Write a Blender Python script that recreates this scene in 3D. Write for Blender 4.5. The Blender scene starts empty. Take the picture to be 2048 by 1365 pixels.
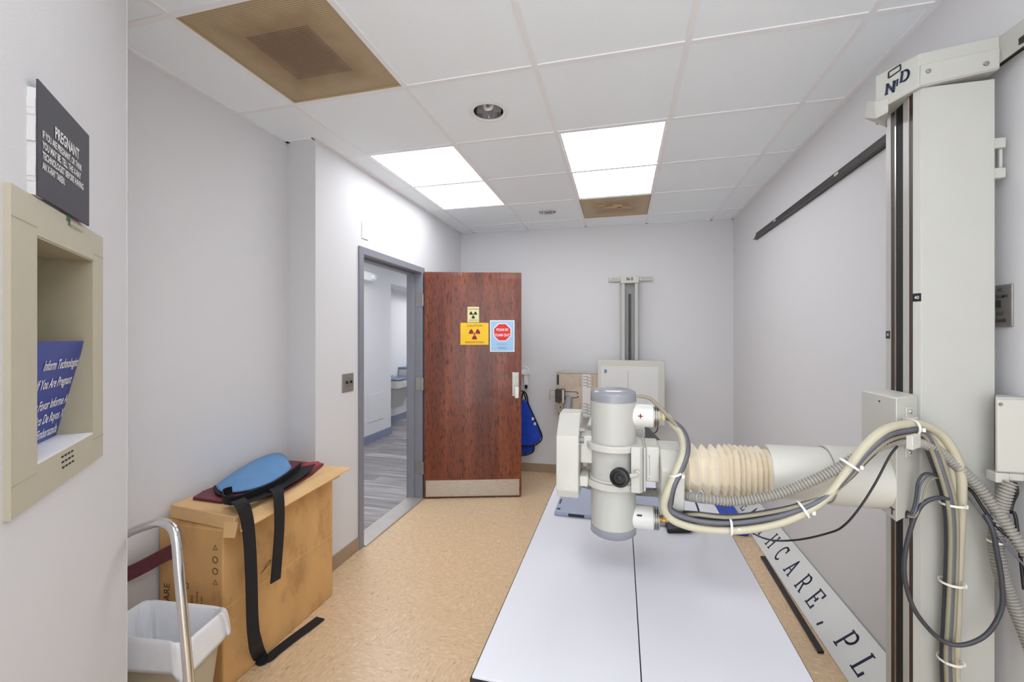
import bpy, math, random
from mathutils import Vector, Matrix
random.seed(4)
C = bpy.context.scene.collection
V = Vector
# ---------------------------------------------------------------- camera, world, exposure
TH, F, HOR = 0.2482, 857.0, 674.0
cam_d = bpy.data.cameras.new('camera'); cam = bpy.data.objects.new('camera', cam_d); C.objects.link(cam)
cam_d.sensor_width = 36; cam_d.lens = 36*F/2048; cam_d.shift_y = -8.5/2048; cam_d.clip_start = .02
cam.location = (0, 0, 1.45); cam.rotation_euler = (math.pi/2, 0, TH)
bpy.context.scene.camera = cam
w = bpy.data.worlds.new('world'); bpy.context.scene.world = w; w.use_nodes = True
w.node_tree.nodes['Background'].inputs[0].default_value = (.93, .965, 1, 1)
w.node_tree.nodes['Background'].inputs[1].default_value = 3.5
vs = bpy.context.scene.view_settings
vs.view_transform = 'Standard'; vs.look = 'None'; vs.gamma = 1; vs.use_curve_mapping = False
vs.exposure = 0.04
LAMP = 6.6          # radiance of the lit ceiling panels
bpy.context.scene.cycles.max_bounces = 12
bpy.context.scene.cycles.diffuse_bounces = 8

# ---------------------------------------------------------------- measuring helpers
cT, sT = math.cos(TH), math.sin(TH)
EYE = V((0, 0, 1.45))
def ray(x, y):
    u = (x-1024)/F; v = (HOR-y)/F
    return V((-sT+u*cT, cT+u*sT, v))
def onZ(x, y, z): r = ray(x, y); return EYE + r*((z-1.45)/r.z)
def onX(x, y, X): r = ray(x, y); return EYE + r*(X/r.x)
def onY(x, y, Y): r = ray(x, y); return EYE + r*(Y/r.y)
def onP(x, y, p, n): r = ray(x, y); return EYE + r*((V(p)-EYE).dot(V(n))/r.dot(V(n)))

# ---------------------------------------------------------------- materials
def lin(c):
    return tuple(((v/255)/12.92 if v/255 <= .04045 else ((v/255+.055)/1.055)**2.4) for v in c) + (1,)
def mat(name, col, rough=.5, metal=0, noise=0, nscale=8, bump=0, bscale=60, spec=.5, stretch=None, coat=0, trans=0, emit=None, estr=0):
    m = bpy.data.materials.new(name); m.use_nodes = True
    nt = m.node_tree; b = nt.nodes['Principled BSDF']
    b.inputs['Base Color'].default_value = lin(col); b.inputs['Roughness'].default_value = rough
    b.inputs['Metallic'].default_value = metal; b.inputs['Specular IOR Level'].default_value = spec
    b.inputs['Coat Weight'].default_value = coat
    if emit: b.inputs['Emission Color'].default_value = lin(emit); b.inputs['Emission Strength'].default_value = estr
    tc = nt.nodes.new('ShaderNodeTexCoord'); mp = nt.nodes.new('ShaderNodeMapping')
    nt.links.new(tc.outputs['Object'], mp.inputs[0])
    if stretch: mp.inputs['Scale'].default_value = stretch
    if noise:
        n = nt.nodes.new('ShaderNodeTexNoise'); n.inputs['Scale'].default_value = nscale; n.inputs['Detail'].default_value = 5
        nt.links.new(mp.outputs[0], n.inputs[0])
        r = nt.nodes.new('ShaderNodeValToRGB'); c = lin(col)
        r.color_ramp.elements[0].position = .3; r.color_ramp.elements[1].position = .7
        r.color_ramp.elements[0].color = tuple(v*(1-noise) for v in c[:3])+(1,)
        r.color_ramp.elements[1].color = tuple(min(1, v*(1+noise)) for v in c[:3])+(1,)
        nt.links.new(n.outputs['Fac'], r.inputs[0]); nt.links.new(r.outputs[0], b.inputs['Base Color'])
    if bump:
        n2 = nt.nodes.new('ShaderNodeTexNoise'); n2.inputs['Scale'].default_value = bscale; n2.inputs['Detail'].default_value = 3
        nt.links.new(mp.outputs[0], n2.inputs[0])
        bp = nt.nodes.new('ShaderNodeBump'); bp.inputs['Strength'].default_value = bump; bp.inputs['Distance'].default_value = .004
        nt.links.new(n2.outputs['Fac'], bp.inputs['Height']); nt.links.new(bp.outputs[0], b.inputs['Normal'])
    return m
def nodes(m): return m.node_tree, m.node_tree.nodes['Principled BSDF']
def mathn(nt, op, a, b=None):
    n = nt.nodes.new('ShaderNodeMath'); n.operation = op
    for i, v in enumerate((a, b)):
        if v is None: continue
        if isinstance(v, (int, float)): n.inputs[i].default_value = v
        else: nt.links.new(v, n.inputs[i])
    return n.outputs[0]
def ramp(nt, fac, stops):
    r = nt.nodes.new('ShaderNodeValToRGB'); e = r.color_ramp.elements
    e[0].position, e[0].color = stops[0][0], lin(stops[0][1]); e[1].position, e[1].color = stops[-1][0], lin(stops[-1][1])
    for p, c in stops[1:-1]: q = e.new(p); q.color = lin(c)
    nt.links.new(fac, r.inputs[0]); return r.outputs[0]
def mix(nt, fac, a, b, mode='MIX'):
    n = nt.nodes.new('ShaderNodeMix'); n.data_type = 'RGBA'; n.blend_type = mode
    for s, v in (('Factor', fac), ):
        if isinstance(v, (int, float)): n.inputs[0].default_value = v
        else: nt.links.new(v, n.inputs[0])
    for i, v in ((6, a), (7, b)):
        if isinstance(v, tuple): n.inputs[i].default_value = v
        else: nt.links.new(v, n.inputs[i])
    return n.outputs[2]

M = {}
M['wall'] = mat('wall_paint', (218, 218, 220), .85, bump=.12, bscale=300, spec=.2)
M['tile'] = mat('ceiling_tile', (240, 247, 252), .9, noise=.012, nscale=120, bump=.15, bscale=350, spec=.1)
M['grid'] = mat('grid_white', (238, 239, 242), .5, noise=.01)
M['base'] = mat('vinyl_base', (160, 138, 116), .45, noise=.04)
M['bluebase'] = mat('blue_vinyl_base', (128, 136, 160), .5, noise=.04)
M['frame'] = mat('grey_door_paint', (134, 136, 145), .4, noise=.03, nscale=15)
M['steel'] = mat('brushed_steel', (180, 178, 172), .32, 1, noise=.08, nscale=30)
M['dsteel'] = mat('dull_steel', (142, 138, 134), .4, .35, noise=.1, nscale=30)
M['chrome'] = mat('chrome', (225, 225, 228), .12, 1, noise=.01)
M['kick'] = mat('kick_plate_steel', (196, 190, 180), .42, .75, noise=.08, nscale=20, stretch=(1, 1, 4))
M['beige'] = mat('cream_enamel', (181, 181, 175), .38, noise=.012, nscale=10)
M['beige2'] = mat('ivory_enamel', (194, 193, 185), .35, noise=.012, nscale=10)
M['khaki'] = mat('khaki_enamel', (190, 184, 163), .5, noise=.02, nscale=14)
M['khakid'] = mat('khaki_inside', (172, 164, 140), .55, noise=.03, nscale=14)
M['greycap'] = mat('grey_cap_paint', (138, 140, 148), .22, noise=.02)
M['grey'] = mat('grey_paint', (140, 142, 148), .4, noise=.03)
M['white'] = mat('white_plastic', (236, 236, 236), .4, noise=.01)
M['table'] = mat('white_laminate', (210, 210, 217), .38, noise=.008, nscale=6)
M['black'] = mat('black_plastic', (18, 18, 20), .35, noise=.05)
M['dark'] = mat('dark_slot', (22, 19, 18), .7, noise=.1)
M['slotb'] = mat('brown_slot_steel', (66, 46, 38), .5, 0, noise=.25, nscale=14, stretch=(1, 1, .3))
M['rail'] = mat('blackened_rail', (62, 58, 56), .4, .5, noise=.15, nscale=12)
M['card'] = mat('cardboard', (212, 168, 112), .8, noise=.12, nscale=6, bump=.15, bscale=90, spec=.2, stretch=(1, 1, .6))
M['card2'] = mat('light_cardboard', (222, 184, 134), .8, noise=.05, nscale=8, bump=.1, bscale=90, spec=.2)
M['blue'] = mat('blue_apron_vinyl', (96, 146, 196), .5, noise=.06, nscale=12, bump=.3, bscale=25)
M['royal'] = mat('royal_blue_nylon', (28, 72, 196), .42, noise=.15, nscale=14, bump=.5, bscale=18)
M['maroon'] = mat('maroon_vinyl', (104, 22, 44), .42, noise=.1, nscale=10, bump=.2, bscale=40)
M['redv'] = mat('red_vinyl_tab', (168, 24, 44), .42, noise=.06)
M['strap'] = mat('black_webbing', (20, 20, 26), .75, noise=.2, nscale=200, bump=.5, bscale=600)
M['rstrap'] = mat('maroon_webbing', (98, 48, 56), .7, noise=.2, nscale=80, bump=.4, bscale=400)
M['cream_c'] = mat('cream_cable', (186, 180, 158), .4, noise=.05, nscale=12)
M['grey_c'] = mat('grey_cable', (92, 94, 104), .4, noise=.05)
M['dgrey_c'] = mat('dark_grey_cable', (58, 60, 66), .42, noise=.06)
M['olive_c'] = mat('olive_cable', (140, 134, 114), .42, noise=.06)
M['hose'] = mat('grey_corrugated_hose', (150, 147, 140), .42, noise=.04)
M['bellow'] = mat('cream_bellows_fabric', (228, 219, 201), .8, noise=.04, nscale=20)
M['horn'] = mat('white_horn', (216, 215, 211), .3, noise=.01)
M['nut'] = mat('ivory_nut', (222, 206, 160), .4, noise=.06)
M['brass'] = mat('brass', (190, 150, 80), .3, .9, noise=.05)
M['sign_d'] = mat('charcoal_sign', (62, 61, 68), .6, noise=.05, nscale=12)
M['text_w'] = mat('white_lettering', (235, 235, 235), .6, noise=.01)
M['text_k'] = mat('black_lettering', (26, 26, 28), .6, noise=.02)
M['text_n'] = mat('navy_lettering', (24, 34, 66), .5, noise=.03)
M['text_m'] = mat('magenta_lettering', (142, 24, 62), .6, noise=.02)
M['text_b'] = mat('blue_lettering', (60, 90, 150), .6, noise=.02)
M['text_g'] = mat('green_lettering', (60, 110, 80), .6, noise=.02)
M['ink'] = mat('brown_black_ink', (74, 56, 36), .8, noise=.05)
M['sign_b'] = mat('blue_sign', (16, 52, 150), .35, noise=.03)
M['yellow'] = mat('yellow_sign', (246, 200, 20), .45, noise=.01)
M['cream_s'] = mat('pale_yellow_sign', (226, 222, 164), .5, noise=.02)
M['sky_s'] = mat('light_blue_sign', (158, 200, 236), .45, noise=.01)
M['red_s'] = mat('red_sign', (222, 30, 36), .45, noise=.01)
M['tan'] = mat('stained_steel_plate', (186, 172, 156), .45, .3, noise=.14, nscale=9)
M['bin'] = mat('beige_plastic', (188, 178, 154), .5, noise=.02)
M['panelw'] = mat('off_white_board', (214, 214, 214), .5, noise=.01)
M['panelf'] = mat('ivory_frame', (200, 200, 190), .45, noise=.01)
M['det'] = mat('blue_grey_panel', (150, 158, 178), .32, noise=.03)
M['fount'] = mat('fountain_grey', (205, 203, 198), .35, .2, noise=.03)
M['fblue'] = mat('fountain_blue_grey', (120, 140, 168), .3, .5, noise=.05)
M['thresh'] = mat('aluminium_threshold', (196, 192, 186), .4, .6, noise=.05)
M['tie'] = mat('white_cable_tie', (226, 224, 216), .4, noise=.02)
M['board'] = mat('white_sign_board', (226, 228, 226), .4, noise=.015)
M['deck'] = mat('step_rubber', (40, 40, 42), .8, noise=.1, bump=.4, bscale=200)
M['lampglow'] = mat('lit_diffuser', (255, 255, 255), .5, emit=(247, 250, 255), estr=LAMP, noise=0)
M['liner'] = mat('white_bin_liner', (232, 234, 238), .25, noise=.03, nscale=12, bump=.6, bscale=22)
M['screen'] = mat('dark_display_glass', (12, 12, 14), .1, noise=.01)

# tan composition tile floor
m = M['floor'] = mat('vinyl_tile_floor', (216, 186, 144), .34); nt, b = nodes(m)
tc = nt.nodes.new('ShaderNodeTexCoord'); sp = nt.nodes.new('ShaderNodeSeparateXYZ'); nt.links.new(tc.outputs['Object'], sp.inputs[0])
def vct(sx, sy):
    mp = nt.nodes.new('ShaderNodeMapping'); mp.inputs['Scale'].default_value = (sx, sy, 1); nt.links.new(tc.outputs['Object'], mp.inputs[0])
    a = nt.nodes.new('ShaderNodeTexNoise'); a.inputs['Scale'].default_value = 62; a.inputs['Detail'].default_value = 4; a.inputs['Distortion'].default_value = .8
    nt.links.new(mp.outputs[0], a.inputs[0]); return a.outputs['Fac']
ck = nt.nodes.new('ShaderNodeTexChecker'); ck.inputs['Scale'].default_value = 1/.305
mpc = nt.nodes.new('ShaderNodeMapping'); mpc.inputs['Location'].default_value = (30.115, 30.05, 0); nt.links.new(tc.outputs['Object'], mpc.inputs[0]); nt.links.new(mpc.outputs[0], ck.inputs[0])
mf = nt.nodes.new('ShaderNodeMix'); nt.links.new(ck.outputs['Fac'], mf.inputs[0]); nt.links.new(vct(.5, 1.3), mf.inputs[2]); nt.links.new(vct(1.3, .5), mf.inputs[3])
col = ramp(nt, mf.outputs[0], [(.25, (176, 146, 108)), (.38, (208, 180, 143)), (.55, (216, 188, 151)), (.70, (226, 201, 167)), (.8, (236, 216, 186))])
seams = []
for ax, off in (('X', .115), ('Y', .05)):
    fr = mathn(nt, 'FRACT', mathn(nt, 'DIVIDE', mathn(nt, 'ADD', sp.outputs[ax], 30+off), .305))
    seams.append(mathn(nt, 'LESS_THAN', fr, .006))
sm = mathn(nt, 'MULTIPLY', mathn(nt, 'MAXIMUM', *seams), .16)
col = mix(nt, sm, col, lin((150, 116, 78)))
nt.links.new(col, b.inputs['Base Color'])
m = M['card']; nt, b = nodes(m)
tc = nt.nodes.new('ShaderNodeTexCoord'); mp = nt.nodes.new('ShaderNodeMapping'); mp.inputs['Scale'].default_value = (1, 1, .5); nt.links.new(tc.outputs['Object'], mp.inputs[0])
n1 = nt.nodes.new('ShaderNodeTexNoise'); n1.inputs['Scale'].default_value = 7; n1.inputs['Detail'].default_value = 9; n1.inputs['Roughness'].default_value = .7; nt.links.new(mp.outputs[0], n1.inputs[0])
sc_ = ramp(nt, n1.outputs['Fac'], [(0, (150, 140, 128)), (.36, (196, 188, 178)), (.47, (255, 255, 255)), (1, (255, 255, 255))])
src = b.inputs['Base Color'].links[0].from_socket
nt.links.new(mix(nt, .45, src, sc_, 'MULTIPLY'), b.inputs['Base Color'])
# grey plank floor in the corridor
m = M['plank'] = mat('grey_plank_floor', (170, 168, 170), .45); nt, b = nodes(m)
tc = nt.nodes.new('ShaderNodeTexCoord'); mp = nt.nodes.new('ShaderNodeMapping'); nt.links.new(tc.outputs['Object'], mp.inputs[0])
br = nt.nodes.new('ShaderNodeTexBrick'); nt.links.new(mp.outputs[0], br.inputs[0])
br.inputs['Scale'].default_value = 1; br.inputs['Brick Width'].default_value = 1.2; br.inputs['Row Height'].default_value = .15; br.inputs['Mortar Size'].default_value = .002
br.inputs['Color1'].default_value = lin((196, 193, 192)); br.inputs['Color2'].default_value = lin((150, 147, 150)); br.inputs['Mortar'].default_value = lin((80, 78, 80))
mp2 = nt.nodes.new('ShaderNodeMapping'); mp2.inputs['Scale'].default_value = (1.2, 22, 1); nt.links.new(tc.outputs['Object'], mp2.inputs[0])
n1 = nt.nodes.new('ShaderNodeTexNoise'); n1.inputs['Scale'].default_value = 1.6; n1.inputs['Detail'].default_value = 6; nt.links.new(mp2.outputs[0], n1.inputs[0])
g = ramp(nt, n1.outputs['Fac'], [(.3, (120, 118, 124)), (.5, (200, 198, 198)), (.7, (245, 244, 242))])
nt.links.new(mix(nt, .85, br.outputs[0], g, 'MULTIPLY'), b.inputs['Base Color'])
# dark oak veneer door
m = M['wood'] = mat('red_brown_oak_veneer', (112, 52, 30), .34, coat=.15); nt, b = nodes(m)
tc = nt.nodes.new('ShaderNodeTexCoord'); mp = nt.nodes.new('ShaderNodeMapping'); mp.inputs['Scale'].default_value = (1, 1, .09); nt.links.new(tc.outputs['Object'], mp.inputs[0])
n1 = nt.nodes.new('ShaderNodeTexNoise'); n1.inputs['Scale'].default_value = 9; n1.inputs['Detail'].default_value = 4; n1.inputs['Distortion'].default_value = .8
nt.links.new(mp.outputs[0], n1.inputs[0])
col = ramp(nt, n1.outputs['Fac'], [(.25, (92, 38, 20)), (.5, (120, 56, 32)), (.75, (142, 78, 50))])
mp2 = nt.nodes.new('ShaderNodeMapping'); mp2.inputs['Scale'].default_value = (1, 1, .14); nt.links.new(tc.outputs['Object'], mp2.inputs[0])
n2 = nt.nodes.new('ShaderNodeTexNoise'); n2.inputs['Scale'].default_value = 120; n2.inputs['Detail'].default_value = 3; nt.links.new(mp2.outputs[0], n2.inputs[0])
dk = ramp(nt, n2.outputs['Fac'], [(0, (60, 44, 38)), (.37, (96, 66, 54)), (.46, (255, 255, 255)), (1, (255, 255, 255))])
nt.links.new(mix(nt, .75, col, dk, 'MULTIPLY'), b.inputs['Base Color'])
# stained perforated diffuser faces (object origin = face centre)
def perf(name, base, stain, dark, rad, pitch=.0085, hole=.30, rect=None, smudge=0):
    m = mat(name, base, .55); nt, b = nodes(m)
    tc = nt.nodes.new('ShaderNodeTexCoord'); sp = nt.nodes.new('ShaderNodeSeparateXYZ'); nt.links.new(tc.outputs['Object'], sp.inputs[0])
    ds = []
    for ax in 'XY':
        f = mathn(nt, 'SUBTRACT', mathn(nt, 'FRACT', mathn(nt, 'DIVIDE', mathn(nt, 'ADD', sp.outputs[ax], 10), pitch)), .5)
        ds.append(mathn(nt, 'MULTIPLY', f, f))
    hole_f = mathn(nt, 'LESS_THAN', mathn(nt, 'ADD', *ds), hole*hole)
    ax_ = mathn(nt, 'ABSOLUTE', sp.outputs['X']); ay_ = mathn(nt, 'ABSOLUTE', sp.outputs['Y'])
    sq = mathn(nt, 'DIVIDE', mathn(nt, 'MAXIMUM', ax_, ay_), rad)
    n = nt.nodes.new('ShaderNodeTexNoise'); n.inputs['Scale'].default_value = 9; nt.links.new(tc.outputs['Object'], n.inputs[0])
    sq2 = mathn(nt, 'ADD', sq, mathn(nt, 'MULTIPLY', mathn(nt, 'SUBTRACT', n.outputs['Fac'], .5), .5))
    c = ramp(nt, sq2, [(0.35, stain), (.8, base)])
    holec = mix(nt, mathn(nt, 'LESS_THAN', sq, rect), lin(dark[1]), lin(dark[0])) if rect else lin(dark[0])
    c = mix(nt, hole_f, c, holec)
    nt.links.new(c, b.inputs['Base Color']); return m
M['perf'] = perf('stained_perforated_steel', (190, 170, 134), (150, 118, 84), ((50, 42, 40), (138, 116, 86)), .30, rect=.47, hole=.34)
M['perf2'] = perf('stained_perforated_panel', (196, 176, 142), (168, 138, 100), ((130, 106, 78), (140, 116, 86)), .30, rect=.6, hole=.3)

# ---------------------------------------------------------------- mesh helpers
class MB:
    def __init__(s): s.v = []; s.f = []
    def add(s, vs, fs):
        k = len(s.v); s.v += [V(p) for p in vs]; s.f += [tuple(i+k for i in f) for f in fs]; return s
    def box(s, x0, x1, y0, y1, z0, z1, R=None, o=None):
        vs = [V((x, y, z)) for x in (x0, x1) for y in (y0, y1) for z in (z0, z1)]
        if R is not None: vs = [R @ p for p in vs]
        if o is not None: vs = [p+V(o) for p in vs]
        return s.add(vs, [(0, 1, 3, 2), (4, 6, 7, 5), (0, 4, 5, 1), (2, 3, 7, 6), (0, 2, 6, 4), (1, 5, 7, 3)])
    def prism(s, bot, top):          # two matching loops
        n = len(bot)
        return s.add(list(bot)+list(top), [tuple(range(n))[::-1], tuple(range(n, 2*n))] + [(i, (i+1) % n, n+(i+1) % n, n+i) for i in range(n)])
    def ext(s, poly, d): d = V(d); return s.prism([V(p) for p in poly], [V(p)+d for p in poly])
    def pz(s, pl, z0, z1): return s.prism([(x, y, z0) for x, y in pl], [(x, y, z1) for x, y in pl])
    def lathe(s, prof, o, ax=(0, 0, 1), n=40, cap=True):   # prof: (radius, height along axis)
        ax = V(ax).normalized(); a = ax.orthogonal().normalized(); b = ax.cross(a); o = V(o); k = len(s.v)
        vs = [o+ax*h+(a*math.cos(2*math.pi*i/n)+b*math.sin(2*math.pi*i/n))*r for r, h in prof for i in range(n)]
        fs = [(j*n+i, j*n+(i+1) % n, (j+1)*n+(i+1) % n, (j+1)*n+i) for j in range(len(prof)-1) for i in range(n)]
        if cap: fs += [tuple(range(n))[::-1], tuple(range((len(prof)-1)*n, len(prof)*n))]
        return s.add(vs, fs)
    def sweep(s, pts, r, n=12, cap=True, rib=0, pitch=.006):
        pts = smooth(pts)
        if rib: pts = resample(pts, pitch/3)
        up = V((0, 0, 1)); rings = []; prev = None
        for i, p in enumerate(pts):
            t = (pts[min(i+1, len(pts)-1)]-pts[max(i-1, 0)]).normalized()
            a = (prev - t*prev.dot(t)) if prev is not None else (up - t*up.dot(t))
            if a.length < 1e-4: a = t.orthogonal()
            a.normalize(); prev = a; b = t.cross(a)
            rr = (r if not callable(r) else r(i/(len(pts)-1)))
            if rib: rr = rr*(1-rib if i % 3 == 2 else 1)
            rings.append([p+(a*math.cos(2*math.pi*q/n)+b*math.sin(2*math.pi*q/n))*rr for q in range(n)])
        m_ = len(rings)
        fs = [(j*n+i, j*n+(i+1) % n, (j+1)*n+(i+1) % n, (j+1)*n+i) for j in range(m_-1) for i in range(n)]
        if cap: fs += [tuple(range(n))[::-1], tuple(range((m_-1)*n, m_*n))]
        return s.add([p for g in rings for p in g], fs)
    def ribbon(s, pts, wd, width, th=.0022):    # flat band; wd = list of width directions (or one)
        n0 = len(pts); wds = wd if isinstance(wd, list) else [wd]*n0
        P = smooth(pts, 6); W = smooth([V(q) for q in wds], 6)
        vs = []
        for i, p in enumerate(P):
            t = (P[min(i+1, len(P)-1)]-P[max(i-1, 0)]).normalized(); q = W[i]; q = (q-t*q.dot(t)).normalized(); nn = t.cross(q)
            vs += [p-q*width/2-nn*th, p+q*width/2-nn*th, p+q*width/2+nn*th, p-q*width/2+nn*th]
        fs = [(4*j+a, 4*j+(a+1) % 4, 4*j+4+(a+1) % 4, 4*j+4+a) for j in range(len(P)-1) for a in range(4)]
        fs += [(3, 2, 1, 0), tuple(4*(len(P)-1)+a for a in range(4))]
        return s.add(vs, fs)
    def sheet(s, rows):
        n = len(rows[0]); fs = [(j*n+i, j*n+i+1, (j+1)*n+i+1, (j+1)*n+i) for j in range(len(rows)-1) for i in range(n-1)]
        return s.add([p for r in rows for p in r], fs)
def closed(l): return l+[l[0]]
def smooth(pts, k=8):
    pts = [V(p) for p in pts]; out = []
    if len(pts) < 3: return pts
    for i in range(len(pts)-1):
        p0 = pts[max(i-1, 0)]; p1 = pts[i]; p2 = pts[i+1]; p3 = pts[min(i+2, len(pts)-1)]
        for j in range(k):
            t = j/k; out.append(.5*((2*p1)+(p2-p0)*t+(2*p0-5*p1+4*p2-p3)*t*t+(3*p1-p0-3*p2+p3)*t**3))
    return out+[pts[-1]]
def resample(pts, step):
    out = [pts[0].copy()]; need = step
    for a, b in zip(pts, pts[1:]):
        L = (b-a).length; pos = 0
        while L-pos >= need: pos += need; out.append(a.lerp(b, pos/L)); need = step
        need -= L-pos
    return out
def root_of(o):
    while o.parent: o = o.parent
    return o
SPLIT = {'screws': 'screw', 'bolt_holes': 'bolt_hole', 'sticker': 'sticker', 'buckle': 'buckle', 'vent_slots': 'vent_slot', 'corner_mark': 'corner_mark', 'slots': 'slot', 'seam_line': 'seam_line', 'scale_marks': 'scale_mark', 'clamp': 'clamp'}
def islands(mb):
    par = list(range(len(mb.v)))
    def find(i):
        while par[i] != i: par[i] = par[par[i]]; i = par[i]
        return i
    for f_ in mb.f:
        for i in f_[1:]: par[find(i)] = find(f_[0])
    out = {}
    for f_ in mb.f: out.setdefault(find(f_[0]), []).append(f_)
    res = []
    for fs in out.values():
        ids = sorted({i for f_ in fs for i in f_}); mp_ = {i: k for k, i in enumerate(ids)}; q = MB(); q.add([mb.v[i] for i in ids], [tuple(mp_[i] for i in f_) for f_ in fs]); res.append(q)
    return res
def obj(name, mb, mt, parent=None, **k):
    if SPLIT.get(name):
        for q in islands(mb): o = obj1(SPLIT[name], q, mt, parent, **k)
        return o
    return obj1(name, mb, mt, parent, **k)
def obj1(name, mb, mt, parent=None, bevel=0, smooth_=True, solid=0, sub=0, ang=35, label=None, seg=2):
    me = bpy.data.meshes.new(name); o = bpy.data.objects.new(name, me); C.objects.link(o)
    vs = mb.v
    if parent is None:
        lo = V([min(p[i] for p in vs) for i in range(3)]); hi = V([max(p[i] for p in vs) for i in range(3)])
        org = V(((lo.x+hi.x)/2, (lo.y+hi.y)/2, lo.z)); o.location = org
    else:
        org = V(root_of(parent).location); o.parent = parent
    me.from_pydata([p-org for p in vs], [], mb.f); me.update()
    import bmesh
    bm = bmesh.new(); bm.from_mesh(me); bmesh.ops.recalc_face_normals(bm, faces=bm.faces); bm.to_mesh(me); bm.free()
    me.materials.append(M[mt] if isinstance(mt, str) else mt)
    if bevel:
        b = o.modifiers.new('bevel', 'BEVEL'); b.width = bevel; b.segments = seg; b.limit_method = 'ANGLE'; b.angle_limit = math.radians(30)
    if sub: q = o.modifiers.new('subdivision', 'SUBSURF'); q.levels = sub; q.render_levels = sub
    if solid: q = o.modifiers.new('solid', 'SOLIDIFY'); q.thickness = solid; q.offset = 0
    if smooth_:
        for p in me.polygons: p.use_smooth = True
        me.set_sharp_from_angle(angle=math.radians(ang))
    if label: o['label'] = label
    return o
def tag(o, label, cat, group=None, kind=None):
    if label: o['label'] = label
    if cat: o['category'] = cat
    if group: o['group'] = group
    if kind: o['kind'] = kind
    return o
def parts(name, mbs, mt, parent, **k):
    for q in mbs: obj(name, q, mt, parent, **k)
def thing(name, label, cat, loc, group=None):
    o = bpy.data.objects.new(name, None); C.objects.link(o); o.location = loc; o.empty_display_size = .05
    return tag(o, label, cat, group)
def struct(name, mb, mt, parent=None, **k):
    o = obj(name, mb, mt, parent, **k); o['kind'] = 'structure'; return o
def text(name, s, o, right, up, h, mt, parent, align='CENTER', xs=1, spacing=1, th=.0006, shear=0, bold=0, line=1.0):
    """raised lettering: o = baseline anchor, h = capital height"""
    cu = bpy.data.curves.new(name, 'FONT'); cu.body = s; cu.align_x = align; cu.size = h/.729; cu.space_character = spacing
    cu.shear = shear; cu.offset = bold*h*.03; cu.space_line = line; cu.resolution_u = 3
    t = bpy.data.objects.new('tmp', cu); C.objects.link(t)
    dg = bpy.context.evaluated_depsgraph_get(); me = bpy.data.meshes.new_from_object(t.evaluated_get(dg))
    C.objects.unlink(t); bpy.data.objects.remove(t)
    right = V(right).normalized(); up = V(up).normalized(); nn = right.cross(up)
    o = V(o); mb = MB()
    vs = [o+right*v.co.x*xs+up*v.co.y+nn*th for v in me.vertices]
    mb.add(vs, [tuple(p.vertices) for p in me.polygons])
    ob = obj(name, mb, mt, parent, smooth_=False)
    bpy.data.meshes.remove(me); return ob
# slab-serif stroke letters on a 0..w x 0..1 field
def arc(cx, cy, rx, ry, a0, a1, n=12): return [(cx+rx*math.cos(math.radians(a0+(a1-a0)*i/n)), cy+ry*math.sin(math.radians(a0+(a1-a0)*i/n))) for i in range(n+1)]
SER = {
 'H': [[(.15, 0), (.15, 1)], [(.65, 0), (.65, 1)], [(.15, .5), (.65, .5)], [(.03, 0), (.27, 0)], [(.53, 0), (.77, 0)], [(.03, 1), (.27, 1)], [(.53, 1), (.77, 1)]],
 'E': [[(.15, 0), (.15, 1)], [(.03, 0), (.65, 0)], [(.03, 1), (.65, 1)], [(.15, .5), (.48, .5)], [(.65, 0), (.65, .2)], [(.65, 1), (.65, .8)], [(.48, .4), (.48, .6)]],
 'A': [[(.12, 0), (.4, 1)], [(.4, 1), (.68, 0)], [(.22, .35), (.58, .35)], [(0, 0), (.24, 0)], [(.56, 0), (.8, 0)]],
 'L': [[(.15, 0), (.15, 1)], [(.03, 0), (.62, 0)], [(.62, 0), (.62, .24)], [(.03, 1), (.28, 1)]],
 'T': [[(.4, 0), (.4, 1)], [(.05, 1), (.75, 1)], [(.05, 1), (.05, .8)], [(.75, 1), (.75, .8)], [(.27, 0), (.53, 0)]],
 'C': [arc(.42, .5, .32, .5, 50, 310, 20), [(.66, .72), (.66, 1)]],
 'R': [[(.15, 0), (.15, 1)], [(.03, 0), (.28, 0)], [(.03, 1), (.4, 1)], arc(.38, .74, .24, .26, 90, -90), [(.15, .48), (.4, .48)], [(.38, .48), (.64, 0)], [(.56, 0), (.76, 0)]],
 'P': [[(.15, 0), (.15, 1)], [(.03, 0), (.30, 0)], [(.03, 1), (.4, 1)], arc(.38, .72, .26, .28, 90, -90), [(.15, .44), (.4, .44)]],
 'N': [[(.12, 0), (.12, 1)], [(.68, 0), (.68, 1)], [(.12, 1), (.68, 0)], [(0, 0), (.24, 0)], [(0, 1), (.14, 1)], [(.56, 1), (.8, 1)]],
 'D': [[(.15, 0), (.15, 1)], [(.03, 0), (.38, 0)], [(.03, 1), (.38, 1)], arc(.36, .5, .32, .5, 90, -90, 16)],
 ',': [[(.22, .08), (.12, -.18)]]}
def serif(mb, ch, o, right, up, h, th=.11, thin=.06, shear=0, lift=.0008):
    right = V(right).normalized(); up = V(up).normalized(); nn = right.cross(up).normalized(); o = V(o)
    def P(x, y): return o+(right*(x+shear*y)+up*y)*h
    for st in SER[ch]:
        for a, b in zip(st, st[1:]):
            A, B = P(*a), P(*b); d = (B-A)
            if d.length < 1e-6: continue
            ver = abs(d.normalized().dot(up)); t = h*(thin+(th-thin)*ver)/2
            if len(st) > 2: t = h*th*.45
            d.normalize(); q = nn.cross(d)*t; e = d*t*.6; A = A-e; B = B+e
            mb.ext([A-q, B-q, B+q, A+q], nn*lift)
    return mb

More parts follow.
